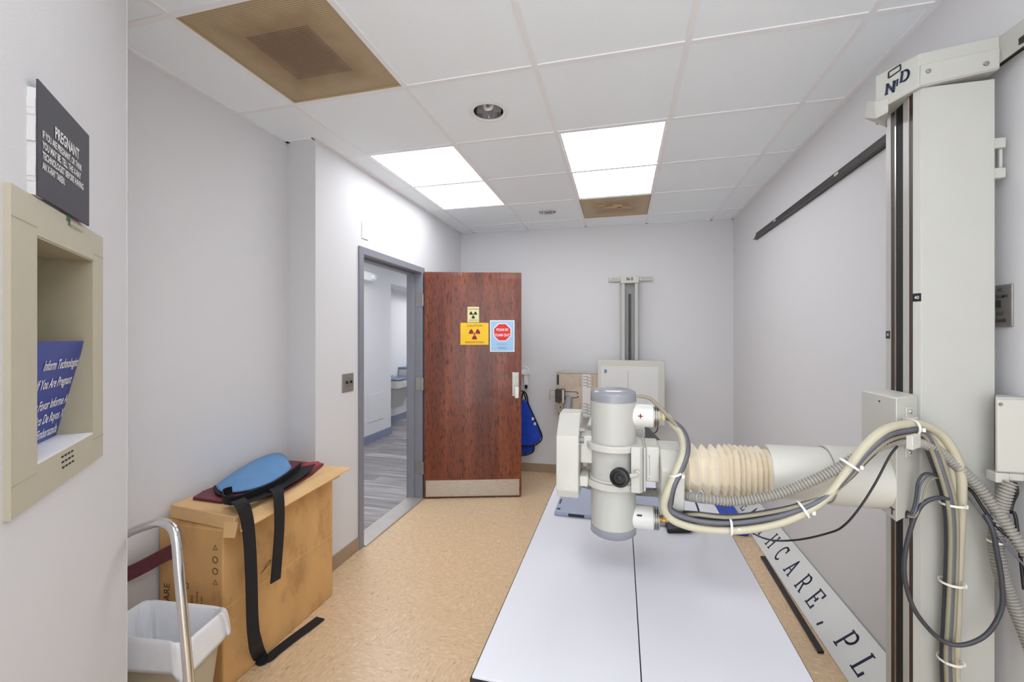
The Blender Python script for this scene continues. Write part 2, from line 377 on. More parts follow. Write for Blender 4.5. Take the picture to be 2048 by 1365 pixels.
# ================================================================ THE ROOM
XR, XD, XL, H = 1.07, -1.73, -1.925, 2.607
yb = lambda x: 4.545+(x+.33)*.035       # the far wall runs a touch out of square
f = MB().add([(XL-.1, -1.6, 0), (1.3, -1.6, 0), (1.3, 4.9, 0), (XD-.02, 4.9, 0), (XD-.02, 2.0, 0), (XL-.1, 2.0, 0)], [(0, 1, 2, 3, 4, 5)])
f.pz([(XL-.1, -1.6), (1.3, -1.6), (1.3, 4.9), (XD-.02, 4.9), (XD-.02, 2.0), (XL-.1, 2.0)], -.05, -.001)
struct('floor', f, 'floor')
struct('wall_right', MB().box(XR, XR+.12, -1.6, 4.75, 0, H+.1), 'wall')
struct('wall_back', MB().pz([(-1.9, yb(-1.9)), (1.2, yb(1.2)), (1.2, 4.85), (-1.9, 4.85)], 0, H+.1), 'wall')
YF0, YF1, ZF = 2.566, 3.56, 2.07       # door frame outside
mb = MB().box(XD-.14, XD, 2.147, YF0+.02, 0, H+.1).box(XD-.14, XD, YF1-.02, yb(XD)+.05, 0, H+.1).box(XD-.14, XD, YF0+.02, YF1-.02, ZF-.02, H+.1)
mb.box(XL-.1, XD-.14, 2.147, 2.25, 0, H+.1)
struct('wall_door_side', mb, 'wall')
struct('wall_left', MB().box(XL-.1, XL, .85, 2.147, 0, H+.1), 'wall')
# angled wall of the control booth with the pass-box opening
CN = V((-1.41, .945, 0)); D = V((.69, -.72, 0)).normalized(); N = V((.72, .69, 0)).normalized()   # D runs towards the camera, N into the room
def onW(x, y, off=0): return onP(x, y, CN+N*off, N)
def sW(p): return (p-CN).dot(D)
PT = .009
o_r, o_l = onW(187, 863, PT), onW(74, 937, PT); o_t = (onW(186, 520, PT).z+onW(76, 471, PT).z)/2; o_b = (o_r.z+o_l.z)/2
s0, s1 = sW(o_r), sW(o_l); SL = .95
def wbox(mb, sa, sb, na, nb, za, zb):
    pl = [CN+D*s+N*n for s, n in ((sa, na), (sb, na), (sb, nb), (sa, nb))]
    return mb.pz([(p.x, p.y) for p in pl], za, zb)
T_ = -.35
mb = MB()
wbox(mb, 0, s0, -.05, 0, 0, H+.1); wbox(mb, s1, SL, -.05, 0, 0, H+.1); wbox(mb, s0, s1, -.05, 0, 0, o_b); wbox(mb, s0, s1, -.05, 0, o_t, H+.1)
mb.box(XL-.1, CN.x+.002, .86, .945, 0, H+.1)
e = CN+D*SL
mb.box(e.x-.1, e.x, -1.6, e.y+.02, 0, H+.1)
struct('wall_booth', mb, 'wall')
# vinyl bases
struct('baseboard_back', MB().pz([(XD, yb(XD)-.008), (XR, yb(XR)-.008), (XR, yb(XR)+.01), (XD, yb(XD)+.01)], 0, .09), 'base')
struct('baseboard_right', MB().box(XR-.008, XR+.01, .2, yb(XR), 0, .09), 'base')
struct('baseboard_door_side', MB().box(XD-.01, XD+.008, 2.139, YF0+.005, 0, .09).box(XD-.01, XD+.008, YF1-.005, yb(XD), 0, .09).box(XL, XD, 2.139, 2.15, 0, .09), 'base')
struct('baseboard_left', MB().box(XL-.01, XL+.008, .95, 2.147, 0, .09), 'base')

# ceiling: tiles as one sheet with openings, hung grid
CX = [-1.5734+.61*i for i in range(-1, 6)]; CY = [1.80+.61*i for i in range(-6, 7)]
cans = [(-.658, 2.105), (-.658, 3.935)]; RC = .083
skip = {(0, 4): 1, (0, 5): 0}
open_cells = []           # (i, j) with CX[i], CY[j]
def cell(x, y):
    return max(i for i in range(len(CX)-1) if CX[i] <= x), max(j for j in range(len(CY)-1) if CY[j] <= y)
for x, y in ((-1.3, 2.7), (-1.3, 3.3), (-.05, 2.7), (-.05, 3.3), (-1.3, 1.5), (-.05, 3.9), (.5, -.3), (.5, .3), (-.65, -.3), (-.65, .3)): open_cells.append(cell(x, y))
mb = MB()
xs = [XL-.05]+CX[1:-1]+[XR+.05]
for j in range(len(CY)-1):
    for i in range(len(CX)-1):
        x0, x1 = max(CX[i], XL-.05), min(CX[i+1], XR+.05); y0, y1 = CY[j], min(CY[j+1], 4.7)
        if x1 <= x0 or y1 <= y0 or (i, j) in open_cells: continue
        can = [c for c in cans if x0 < c[0] < x1 and y0 < c[1] < y1]
        if can:
            cx, cy = can[0]; n = 32; sq = []; ci = []
            for q in range(n):
                a = 2*math.pi*q/n+math.pi/4; dx, dy = math.cos(a), math.sin(a)
                t = min(((x1-cx) if dx > 0 else (x0-cx))/dx if abs(dx) > 1e-9 else 9, ((y1-cy) if dy > 0 else (y0-cy))/dy if abs(dy) > 1e-9 else 9)
                sq.append((cx+dx*t, cy+dy*t, H)); ci.append((cx+dx*RC, cy+dy*RC, H))
            mb.add(sq+ci, [(q, (q+1) % n, n+(q+1) % n, n+q) for q in range(n)])
        else: mb.add([(x0, y0, H), (x1, y0, H), (x1, y1, H), (x0, y1, H)], [(0, 1, 2, 3)])
ceil = struct('ceiling', mb, 'tile', smooth_=False)
mb = MB()
for x in CX:
    if XL < x < XR: mb.box(x-.012, x+.012, -1.6, 4.7, H-.0045, H+.012)
for y in CY:
    mb.box(XL-.02, XR+.02, y-.012, y+.012, H-.0042, H+.012)
mb.box(XR-.022, XR+.01, -1.6, 4.7, H-.0045, H+.002).box(XL-.01, XL+.022, .8, 2.16, H-.0045, H+.002).box(XD-.01, XD+.022, 2.125, 4.6, H-.0045, H+.002).box(XL, XD, 2.125, 2.15, H-.0045, H+.002)
mb.pz([(XD, yb(XD)-.022), (XR, yb(XR)-.022), (XR, yb(XR)+.01), (XD, yb(XD)+.01)], H-.0045, H+.002)
gr = obj('ceiling_grid', mb, 'grid', ceil, smooth_=False, label='white metal hanging grid between ceiling tiles'); gr['kind'] = 'structure'
struct('trim_1', MB().box(-4.6, 1.3, -1.7, 9.2, H+.13, H+.16), 'tile')    # the slab above the hung ceiling

def troffer(x0, x1, y0, y1, label):
    t = thing('ceiling_light', label, 'ceiling light', ((x0+x1)/2, (y0+y1)/2, H), 'recessed fluorescent ceiling lights')
    g = .012
    x0 += g; x1 -= g; y0 += g; y1 -= g; m_ = MB()
    for a in ((x0, x1, y0, y0+.012), (x0, x1, y1-.012, y1), (x0, x0+.012, y0+.012, y1-.012), (x1-.012, x1, y0+.012, y1-.012)): m_.box(*a, H-.001, H+.05)
    m_.box(x0, x1, y0, y1, H+.051, H+.055)
    obj('frame', m_, 'grid', t, smooth_=False)
    obj('diffuser', MB().box(x0+.0125, x1-.0125, y0+.0125, y1-.0125, H+.004, H+.008), 'lampglow', t, smooth_=False)
troffer(CX[1], CX[2], CY[7], CY[9], 'lit white fluorescent ceiling panel nearer the doorway, left one')
troffer(CX[3], CX[4], CY[7], CY[9], 'lit white fluorescent ceiling panel above the wall stand, right one')
troffer(CX[4], CX[5], CY[2], CY[4], 'added unseen fill light panel behind the viewer over the table end')  # added out-of-view panel, fills the room with light from behind the camera
troffer(CX[2], CX[3], CY[2], CY[4], 'added unseen fill light panel behind the viewer near the booth wall')  # added out-of-view panel, brightens the booth wall
def vent(x0, x1, y0, y1, mt, label, stain=False):
    cx, cy = (x0+x1)/2, (y0+y1)/2
    t = thing('ceiling_vent', label, 'ceiling vent', (cx, cy, H)); g = .012; m_ = MB()
    a, b_, c_, d_ = x0+g, x1-g, y0+g, y1-g
    for q in ((a, b_, c_, c_+.008), (a, b_, d_-.008, d_), (a, a+.008, c_+.008, d_-.008), (b_-.008, b_, c_+.008, d_-.008)): m_.box(*q, H-.002, H+.03)
    obj('frame', m_, mat('stained_frame', (178, 158, 124), .6, noise=.06), t, smooth_=False)
    obj('perforated_face', MB().box(a+.008, b_-.008, c_+.008, d_-.008, H+.002, H+.006), mt, t, smooth_=False)
    return t
vent(CX[1], CX[2], CY[5], CY[6], 'perf', 'large tan stained perforated ceiling vent with dark square centre')
v2 = vent(CX[3], CX[4], CY[9], CY[10], 'perf2', 'small looking tan ceiling vent panel right behind the right light panel')
m_ = MB(); cx, cy = (CX[3]+CX[4])/2, (CY[9]+CY[10])/2
for q in ((-.10, -.02, -.04, .01), (-.02, .06, -.09, .02), (.02, .14, .0, .05), (-.16, -.08, -.10, -.07)): m_.box(cx+q[0], cx+q[1], cy+q[2], cy+q[3], H-.0025, H+.001)
obj('dust_patch', m_, mat('dust_stain', (196, 170, 130), .8, noise=.15, nscale=20), v2, smooth_=False)
for k, (x, y) in enumerate(cans):
    t = thing('can_light', ['unlit round recessed ceiling light with chrome reflector near the big vent', 'unlit round recessed ceiling light with chrome reflector nearer the far wall'][k], 'ceiling light', (x, y, H), 'round recessed can lights')
    obj('trim_ring', MB().lathe([(.078, .0), (.097, -.001), (.100, -.004), (.085, -.006), (.076, 0), (.078, .0)], (x, y, H), n=40, cap=False), 'white', t)
    obj('reflector', MB().lathe([(.079, -.003), (.076, .03), (.068, .07), (.06, .12), (.0, .12)], (x, y, H), n=40, cap=False), 'chrome', t)
    m_ = MB().sweep([(x-.02, y-.0, H+.12), (x-.02, y, H+.03), (x, y, H+.015), (x+.02, y, H+.03), (x+.02, y, H+.12)], .009)
    m_.box(x-.06, x+.06, y-.0015, y+.0015, H+.04, H+.12).box(x-.0015, x+.0015, y-.06, y+.06, H+.04, H+.12)
    obj('lamp', m_, 'white', t)

# corridor beyond the doorway
struct('floor_corridor', MB().box(-4.3, XD-.02, 2.3, 9, -.05, .0), 'plank')
struct('ceiling_corridor', MB().box(-4.3, XD-.14, 2.3, 9, 2.44, 2.5), 'tile')
struct('wall_corridor', MB().box(-3.45, -3.32, 2.3, 5.75, 0, 2.6).box(-3.9, -3.45, 5.65, 5.75, 0, 2.6), 'wall')
struct('wall_alcove', MB().box(-3.87, -3.73, 5.7, 9, 0, 2.6).box(-4.2, XD-.14, 8.7, 8.8, 0, 2.6).box(-3.73, -3.32, 5.75, 8.7, 2.24, 2.6), 'wall')
struct('wall_corridor_near', MB().box(-4.2, XD-.14, 2.25, 2.35, 0, 2.6).box(XD-.14, XD-.13, 4.5, 8.8, 0, 2.6), 'wall')
struct('baseboard_corridor', MB().box(-3.325, -3.308, 2.35, 5.765, 0, .11).box(-3.73, -3.32, 5.75, 5.765, 0, .11).box(-3.73, -3.715, 5.75, 8.7, 0, .11), 'bluebase')
t = thing('corridor_fill', 'added unseen fill light panel in the corridor, above the doorway', 'ceiling light', (-2.7, 4.2, 2.44))  # added glowing panel, out of view, to light the corridor
obj('diffuser', MB().box(-2.95, -2.35, 3.4, 4.6, 2.425, 2.439), mat('corridor_fill_glow', (255, 255, 255), .5, emit=(252, 252, 255), estr=11), t)
obj('frame', MB().box(-2.97, -2.33, 3.38, 4.62, 2.432, 2.44), 'grid', t)
t = thing('corridor_fill', 'added unseen fill light panel far along the corridor by the fountain', 'ceiling light', (-2.7, 7.2, 2.44))  # second added panel, also out of view, for the corridor's far part
obj('diffuser', MB().box(-2.95, -2.35, 6.6, 7.8, 2.425, 2.439), bpy.data.materials['corridor_fill_glow'], t)
obj('frame', MB().box(-2.97, -2.33, 6.58, 7.82, 2.432, 2.44), 'grid', t)
tag(obj('access_panel', MB().box(-3.32, -3.314, 5.15, 5.55, .28, .66), 'wall', bevel=.002), 'small flush white access panel low on the corridor wall', 'access panel')
tag(obj('picture_frame', MB().box(-3.32, -3.29, 4.70, 5.0, 1.22, 1.95), 'black', bevel=.004), 'thin black framed picture seen edge on through the doorway', 'picture')
tag(obj('wall_plate', MB().box(-3.32, -3.30, 4.86, 4.96, .50, .70), 'black', bevel=.003), 'small dark plate low on corridor wall at the doorway edge', 'wall plate')
t = thing('emergency_light', 'white emergency light box high on the corridor wall', 'emergency light', (-3.3, 5.05, 2.1))
obj('housing', MB().box(-3.32, -3.20, 4.83, 5.12, 2.19, 2.30), 'white', t, bevel=.01)
obj('lamp_head', MB().lathe([(.03, 0), (.035, .03), (.03, .05)], (-3.2, 5.06, 2.24), (1, 0, 0)), 'white', t)
# drinking fountain (two bowls)
t = thing('drinking_fountain', 'two level grey drinking fountain in the corridor alcove', 'drinking fountain', (-3.6, 6.75, 0))
for (y0, y1, z1, nm) in ((6.16, 6.70, .775, 'lower'), (6.705, 7.35, .925, 'upper')):
    bd = obj('basin', MB().pz([(-3.729, y0), (-3.455, y0), (-3.43, y0+.05), (-3.43, y1-.05), (-3.455, y1), (-3.729, y1)], z1-.16, z1-.03), 'fount', t, bevel=.012)
    obj('rim', MB().pz([(-3.729, y0-.01), (-3.45, y0-.01), (-3.42, y0+.05), (-3.42, y1-.05), (-3.45, y1+.01), (-3.729, y1+.01)], z1-.03, z1), 'fblue', bd, bevel=.008)
    obj('spout', MB().sweep([(-3.62, y0+.1, z1), (-3.62, y0+.1, z1+.03), (-3.58, y0+.12, z1+.05)], .012), 'chrome', bd)
    obj('push_button', MB().lathe([(.02, 0), (.02, .012)], (-3.428, y0+.2, z1-.09), (1, 0, 0)), 'chrome', bd)
    obj('shroud', MB().prism([(-3.729, y0+.08, z1-.50), (-3.60, y0+.08, z1-.50), (-3.60, y1-.08, z1-.50), (-3.729, y1-.08, z1-.50)], [(-3.729, y0+.03, z1-.16), (-3.48, y0+.03, z1-.16), (-3.48, y1-.03, z1-.16), (-3.729, y1-.03, z1-.16)]), 'beige', bd, bevel=.01)

# door frame, threshold, door
fr = MB(); w_ = .05; jd = .14
for y0, y1, inner in ((YF0, YF0+w_, 1), (YF1-w_, YF1, -1)):
    fr.box(XD-jd, XD+.014, y0, y1, 0, ZF)
    yc = y1 if inner == 1 else y0
    fr.box(XD-jd+.015, XD-.06, min(yc, yc+inner*.016), max(yc, yc+inner*.016), 0, ZF-w_)
fr.box(XD-jd, XD+.014, YF0+w_, YF1-w_, ZF-w_, ZF).box(XD-jd+.015, XD-.06, YF0+w_, YF1-w_, ZF-w_-.016, ZF-w_)
df = struct('door_frame', fr, 'frame', bevel=.002)
struct('trim_2', MB().box(XD-.12, XD+.03, YF0+w_, YF1-w_, 0, .012), 'thresh', bevel=.004)
HP = V((-1.700, 3.515, 0)); FP = V((-.868, 3.772, 0)); dU = (FP-HP).normalized(); dN = V((dU.y, -dU.x, 0))   # dN faces the camera
LW = (FP-HP).length
def dbox(mb, a, b_, n0, n1, z0, z1):
    return mb.pz([((HP+dU*s+dN*n).x, (HP+dU*s+dN*n).y) for s, n in ((a, n0), (b_, n0), (b_, n1), (a, n1))], z0, z1)
def onD(x, y, off=.0): return onP(x, y, HP+dN*off, dN)
def sD(p): return (p-HP).dot(dU)
t = thing('door_1', 'open red-brown oak door with warning signs and steel kick plate', 'door', HP); t['kind'] = 'structure'
leaf = obj('door_leaf', dbox(MB(), 0, LW, -.044, 0, .012, 2.03), 'wood', t, bevel=.002)
obj('kick_plate', dbox(MB(), .015, LW-.02, 0, .002, .02, .165), 'kick', t)
m_ = MB()
for s_ in (.03, .25, .45, .65, LW-.035):
    for z in (.03, .155): p = HP+dU*s_+dN*.002; m_.lathe([(.0035, 0), (.003, .001)], (p.x, p.y, z), dN, n=8)
obj('screws', m_, 'dsteel', t)
p0, p1 = onD(1024, 745), onD(1038, 793)
hd = obj('lock_plate', dbox(MB(), sD(p0), sD(p0)+.062, 0, .012, p1.z, p0.z), 'steel', t, bevel=.003)
c0 = HP+dU*(sD(p0)+.04)
obj('lever_handle', dbox(dbox(MB(), sD(p0)+.025, sD(p0)+.055, .012, .05, p1.z+.055, p1.z+.085), sD(p0)+.022, sD(p0)+.058, .045, .06, p1.z-.01, p1.z+.09), 'white', hd, bevel=.006, label='pale lever handle')
for z in (1.78, 1.03, .28):
    h_ = MB().lathe([(.007, -.055), (.007, .055)], (HP.x-.006, HP.y-.012, z), n=12)
    h_.box(XD-.045, XD+.0155, YF1-w_-.003, YF1-w_-.0002, z-.055, z+.055)
    obj('hinge', h_, 'steel', t)
# signs stuck to the door
def dsign(name, x0, y0, x1, y1, mt, label, off=.0015):
    a, b_ = onD(x0, y0), onD(x1, y1); s_ = thing(name, label, 'sign', HP+dU*((sD(a)+sD(b_))/2)+V((0, 0, b_.z)))
    obj('sign_panel', dbox(MB(), sD(a), sD(b_), .0003, off, b_.z, a.z), mt, s_, smooth_=False)
    return s_, HP+dU*((sD(a)+sD(b_))/2)+dN*(off+.0004), sD(b_)-sD(a), b_.z, a.z
def trefoil(mb, c, R_, u, n):
    up = V((0, 0, 1))
    mb.ext([c+(u*math.cos(a)+up*math.sin(a))*R_*.17 for a in [2*math.pi*i/16 for i in range(16)]], n*.0006)
    for k in (30, 150, 270):
        a0, a1 = math.radians(k-30), math.radians(k+30); P_ = []
        for i in range(9): a = a0+(a1-a0)*i/8; P_.append(c+(u*math.cos(a)+up*math.sin(a))*R_)
        for i in range(9): a = a1+(a0-a1)*i/8; P_.append(c+(u*math.cos(a)+up*math.sin(a))*R_*.27)
        mb.ext(P_, n*.0006)
    return mb
UP = V((0, 0, 1))
s_, c, wd, zb, zt = dsign('radiation_sign', 921, 646, 977, 690, 'yellow', 'wide yellow CAUTION RADIATION sign with magenta trefoil on the door')
hh = zt-zb
text('lettering', 'CAUTION', c+UP*(zb+hh*.82), dU, UP, hh*.10, 'text_m', s_, xs=1.15)
text('lettering', 'RADIATION', c+UP*(zb+hh*.07), dU, UP, hh*.10, 'text_m', s_, xs=1.15)
obj('trefoil', trefoil(MB(), c+UP*(zb+hh*.5), hh*.26, dU, dN), 'text_m', s_, smooth_=False)
s_, c, wd, zb, zt = dsign('radiation_sign', 935, 614, 958, 645, 'cream_s', 'small pale yellow CAUTION sign with black trefoil, topmost on door')
hh = zt-zb
text('lettering', 'CAUTION', c+UP*(zb+hh*.80), dU, UP, hh*.10, 'text_k', s_, xs=1.05)
text('lettering', 'RADIATION AREA', c+UP*(zb+hh*.13), dU, UP, hh*.045, 'text_k', s_, xs=1.1)
text('lettering', 'AUTHORIZED PERSONNEL', c+UP*(zb+hh*.06), dU, UP, hh*.03, 'text_k', s_, xs=1.1)
obj('trefoil', trefoil(MB(), c+UP*(zb+hh*.49), hh*.25, dU, dN), 'text_k', s_, smooth_=False)
s_, c, wd, zb, zt = dsign('hand_foam_sign', 980, 641, 1029, 704, 'white', 'light blue FOAM IN FOAM OUT sign with red octagon on door', .001)
hh = zt-zb; a = sD(c)-wd/2
obj('blue_field', dbox(MB(), a+.008, a+wd-.008, .001, .0018, zb+.008, zt-.008), 'sky_s', s_, smooth_=False)
def octo(R_, z, n0): return MB().ext([c+dN*n0+UP*z+(dU*math.cos(math.radians(22.5+45*i))+UP*math.sin(math.radians(22.5+45*i)))*R_ for i in range(8)], dN*.0005)
obj('octagon_border', octo(wd*.40, zb+hh*.62, .0006), 'white', s_, smooth_=False)
obj('octagon', octo(wd*.36, zb+hh*.62, .0012), 'red_s', s_, smooth_=False)
cc = c+dN*.0018
text('lettering', 'FOAM IN', cc+UP*(zb+hh*.66), dU, UP, hh*.085, 'text_w', s_, xs=.8, bold=1)
text('lettering', 'FOAM OUT', cc+UP*(zb+hh*.49), dU, UP, hh*.085, 'text_w', s_, xs=.8, bold=1)
text('lettering', 'Clean Hands Saves Lives', cc+UP*(zb+hh*.235), dU, UP, hh*.026, 'text_k', s_, xs=.95)
text('lettering', 'PacMed', cc+UP*(zb+hh*.10), dU, UP, hh*.05, 'text_b', s_, xs=1.1)

# switch plates
def plate_x(name, x, y0, y1, z0, z1, mt, label, sgn=1):
    t = thing(name, label, 'switch plate', (x, (y0+y1)/2, z0))
    a, b_ = sorted((x, x+sgn*.006)); obj('plate', MB().box(a, b_, y0, y1, z0, z1), mt, t, bevel=.003); return t
t = plate_x('light_switch', XD, 2.393, 2.51, 1.09, 1.21, 'dsteel', 'steel double toggle switch plate left of the doorway')
for y in (2.43, 2.475):
    obj('toggle', MB().box(XD+.006, XD+.018, y-.004, y+.004, 1.145, 1.162), 'black', t, bevel=.001)
m_ = MB()
for y in (2.43, 2.475):
    for z in (1.115, 1.185): m_.lathe([(.004, 0), (.003, .002)], (XD+.006, y, z), (1, 0, 0), n=10)
obj('screws', m_, 'steel', t)
tag(obj('blank_wall_plate', MB().box(XD, XD+.006, 2.606, 2.685, 2.13, 2.245), 'white', bevel=.003), 'blank white wall plate above the door frame', 'wall plate')
t = plate_x('power_switch', XR, 1.51, 1.60, 1.478, 1.60, 'dsteel', 'steel switch plate with handwritten marks on the right wall', -1)
obj('toggle', MB().box(XR-.022, XR-.006, 1.545, 1.556, 1.535, 1.555), 'black', t, bevel=.001)
for s2, z in (('AC', 1.582), ('COLUMN', 1.562), ('OLC', 1.512), ('POWER', 1.492)):
    text('marking', s2, (XR-.0064, 1.548, z), (0, -1, 0), UP, .009, 'text_k', t, bold=.6)

# black wall rail for the tube stand, in two visible runs of one bar
t = thing('wall_rail', 'long black steel guide rail high on the right wall', 'rail', (XR, 2.6, 2.24))
obj('rail_bar', MB().box(XR-.006, XR, .3, 3.86, 2.236, 2.291).box(XR-.03, XR, .3, 3.84, 2.236, 2.243).box(XR-.03, XR-.024, .3, 3.80, 2.243, 2.255), 'rail', t, bevel=.001)
m_ = MB()
for y in (3.72, 3.2, 2.75, 2.3, 1.75, .9): m_.lathe([(.006, 0), (.005, .0015)], (XR-.006, y, 2.272), (-1, 0, 0), n=12)
obj('bolt_holes', m_, 'dark', t)
m_ = MB()
for y in (3.42, 2.52): m_.box(XR-.0072, XR-.006, y-.02, y+.02, 2.262, 2.285)
obj('sticker', m_, 'panelw', t, label='small white stickers on the rail')

# ================================================================ pass box and signs on the booth wall
fl, frr = onW(22, 368, PT), onW(206, 473, PT)
a0, a1 = sW(frr), sW(fl); zb_, zt_ = onW(203, 912, PT).z, frr.z+.003
zt_ = (onW(206, 473, PT).z+onW(20, 368, PT).z)/2; zb_ = (onW(203, 912, PT).z+onW(14, 1050, PT).z)/2
t = thing('pass_box', 'beige cassette pass box built into the angled left wall', 'pass box', CN+D*(a0+a1)/2+V((0, 0, zb_)))
m_ = MB()
wbox(m_, a0, s0, 0, PT, zb_, zt_); wbox(m_, s1, a1, 0, PT, zb_, zt_); wbox(m_, s0, s1, 0, PT, zb_, o_b); wbox(m_, s0, s1, 0, PT, o_t, zt_)
obj('frame', m_, 'khaki', t, smooth_=False)
m_ = MB(); e_ = PT+.0006
for z in (o_t+.014, o_b-.014): wbox(m_, a0, s0, PT, e_, z-.0008, z+.0008); wbox(m_, s1, a1, PT, e_, z-.0008, z+.0008)
obj('seam_line', m_, 'khakid', t, smooth_=False)
dep = -.19
m_ = MB(); wbox(m_, s0-.001, s0+.004, dep, PT-.001, o_b, o_t); wbox(m_, s1-.004, s1+.001, dep, PT-.001, o_b, o_t); wbox(m_, s0-.001, s1+.001, dep-.01, dep, o_b-.002, o_t+.002); wbox(m_, s0-.001, s1+.001, dep-.01, PT-.001, o_t-.004, o_t+.002)
obj('cabinet_body', m_, 'khakid', t, smooth_=False)
obj('inner_door', wbox(MB(), s0+.02, s1-.01, dep, dep+.012, o_b+.02, o_t-.02), 'khaki', t, bevel=.002)
m_ = MB(); wbox(m_, s0+.004, s0+.018, dep, dep+.004, o_b, o_t)
obj('door_gap', m_, 'dark', t, smooth_=False)
obj('shelf', wbox(MB(), s0+.004, s1-.004, dep, PT-.0005, o_b-.004, o_b+.004), 'white', t, smooth_=False)
m_ = MB(); vc = CN+D*(sW(onW(136, 920, PT)))+N*(PT+.0002)
for r_ in range(3):
    for k in range(4):
        q = vc+D*((k-1.5)*.016+r_*.002)+UP*(onW(136, 920, PT).z-.011+r_*.011)
        m_.ext([q-D*.0055, q-D*.0045+UP*.0035, q+D*.0055+UP*.0035, q+D*.0045], N*.0006)
obj('vent_slots', m_, 'dark', t, smooth_=False)
p = onW(153, 448, PT+.0006)
text('maker_mark', 'EASTMENT', p+UP*.0, -D, UP, .011, 'text_m', t, xs=.75)
text('maker_mark', 'LITTLESTOWN, PA', p-UP*.014, -D, UP, .007, 'text_g', t, xs=.8)
m2 = MB(); q = onW(133, 440, PT+.0006); serif(m2, 'E', q, -D, UP, .022); serif(m2, 'R', q+(-D)*.008-UP*.008, -D, UP, .016)
obj('maker_mark', m2, 'text_g', t, smooth_=False)
# blue sign standing in the box
BR, BL = onZ(122, 868, o_b), onZ(70, 893, o_b)
best = min((abs((EYE+ray(165, 682)*tt-BR).normalized().dot((BL-BR).normalized())), tt) for tt in [BR.length*0+.6+.002*i for i in range(500)])
TR = EYE+ray(164, 682)*best[1]
if sW(TR) < s0+.010: TR = onP(164, 682, CN+D*(s0+.010), D)
ux = (BR-BL).normalized(); uy = (TR-BR).normalized(); nz = ux.cross(uy).normalized(); hS = (TR-BR).length; wS = min(.24, hS*1.2)
t = thing('notice_sign', 'blue pregnancy notice sign standing inside the pass box', 'sign', BR)
obj('sign_panel', MB().ext([BR+nz*.0, BR-ux*wS, BR-ux*wS+uy*hS, BR+uy*hS], nz*.003), 'sign_b', t, smooth_=False)
for s2, fy, rx in (('Inform Technologist', .74, .05), ('If You Are Pregnant', .565, .12), ('Por Favor Informe Al', .36, .10), ('Técnico De Rayos X Si', .215, .05), ('Esta Embarazada', .07, .22)):
    text('lettering', s2, BR+uy*hS*fy-ux*hS*rx+nz*.0034, ux, uy, hS*.095, 'text_w', t, align='RIGHT', xs=.72, shear=.25, bold=.6)
# dark sign above
q0, q1 = onW(77, 160, .014), onW(179, 453, .014)
sa, sb = sW(onW(178.5, 300, .014)), sW(q0); zt2 = (onW(77, 160, .014).z+onW(178, 270, .014).z)/2; zb2 = zt_+.0
zb2 = min(onW(179, 453, .014).z, zt_+.02)
t = thing('warning_sign', 'dark grey PREGNANT warning sign above the beige pass box', 'sign', CN+D*(sa+sb)/2+V((0, 0, zb2)))
obj('sign_panel', wbox(MB(), sa, sb, .011, .014, zb2, zt2), 'sign_d', t, smooth_=False)
m_ = MB(); zz = zb2
while zz < zt2-.02:
    dz = random.uniform(.008, .02); wbox(m_, sb-.03, sb+random.uniform(.0, .003), 0, .0108, zz, zz+dz); zz += dz
obj('torn_backing', m_, 'panelw', t, smooth_=False, label='torn white foam backing')
mid = CN+D*(sa+sb)/2+N*.0146; W2 = sb-sa
text('lettering', 'PREGNANT', mid+UP*(zt2-.375*(zt2-zb2)), -D, UP, .022, 'text_w', t, xs=.75, bold=1)
for k, s2 in enumerate(('IF YOU ARE PREGNANT, OR THINK', 'YOU MAY BE, TELL THE X-RAY', 'TECHNOLOGIST BEFORE HAVING', 'AN X-RAY TAKEN.')):
    text('lettering', s2, CN+D*(sb-.012)+N*.0146+UP*(zt2-(.475+.092*k)*(zt2-zb2)), -D, UP, .0135, 'text_w', t, align='LEFT', xs=[.62, .70, .68, .62][k], bold=1)

# ================================================================ cardboard boxes and aprons, left
t = thing('cardboard_box', 'large worn brown cardboard box standing against the left wall', 'box', (-1.735, 1.74, 0))
obj('box_body', MB().box(-1.905, -1.567, 1.40, 2.085, 0.0, .662), 'card', t, bevel=.006)
obj('top_flap', MB().box(-1.90, -1.735, 1.405, 2.08, .662, .666).box(-1.733, -1.572, 1.405, 2.08, .662, .666), 'card', t)
m_ = MB()
for i in range(9):
    y0 = 1.41+.075*i; m_.box(-1.5668, -1.5662, y0, y0+.07, .335+.003*(i % 2), .339+.003*(i % 2))
obj('crease_line', m_, 'card2', t, smooth_=False)
X_, Z_ = V((1, 0, 0)), UP
def icon(mb, c, r, k):
    n = 3 if k % 3 == 0 else 20
    for i in range(n):
        a, b_ = [c+(X_*math.cos(q)+UP*math.sin(q))*r for q in (2*math.pi*i/n+math.pi/2, 2*math.pi*(i+1)/n*.999+math.pi/2)]
        a2, b2 = c+(a-c)*.78, c+(b_-c)*.78; mb.ext([a, b_, b2, a2], (0, -.0006, 0))
m_ = MB()
for k in range(4): icon(m_, V((-1.605, 1.3985, .585-.047*k)), .014, k)
obj('recycling_mark', m_, 'ink', t, smooth_=False)
text('printing', 'CARE', (-1.845, 1.3992, .30), UP, -X_, .035, 'ink', t, xs=.9, align='LEFT')
for k, s2 in enumerate(('PULL HERE', 'Storage and handling', 'keep dry, fragile', 'this side up')):
    text('printing', s2, (-1.72+.024*k, 1.3992, .29-.01*(k % 2)), UP, -X_, .010 if k else .013, 'ink', t, align='LEFT')
m_ = MB()
for a in ((-1.765, -1.745, .40, .402), (-1.765, -1.745, .42, .422), (-1.765, -1.763, .40, .42), (-1.747, -1.745, .40, .42)): m_.box(a[0], a[1], 1.3984, 1.3992, a[2], a[3])
obj('printing', m_, 'ink', t, smooth_=False)
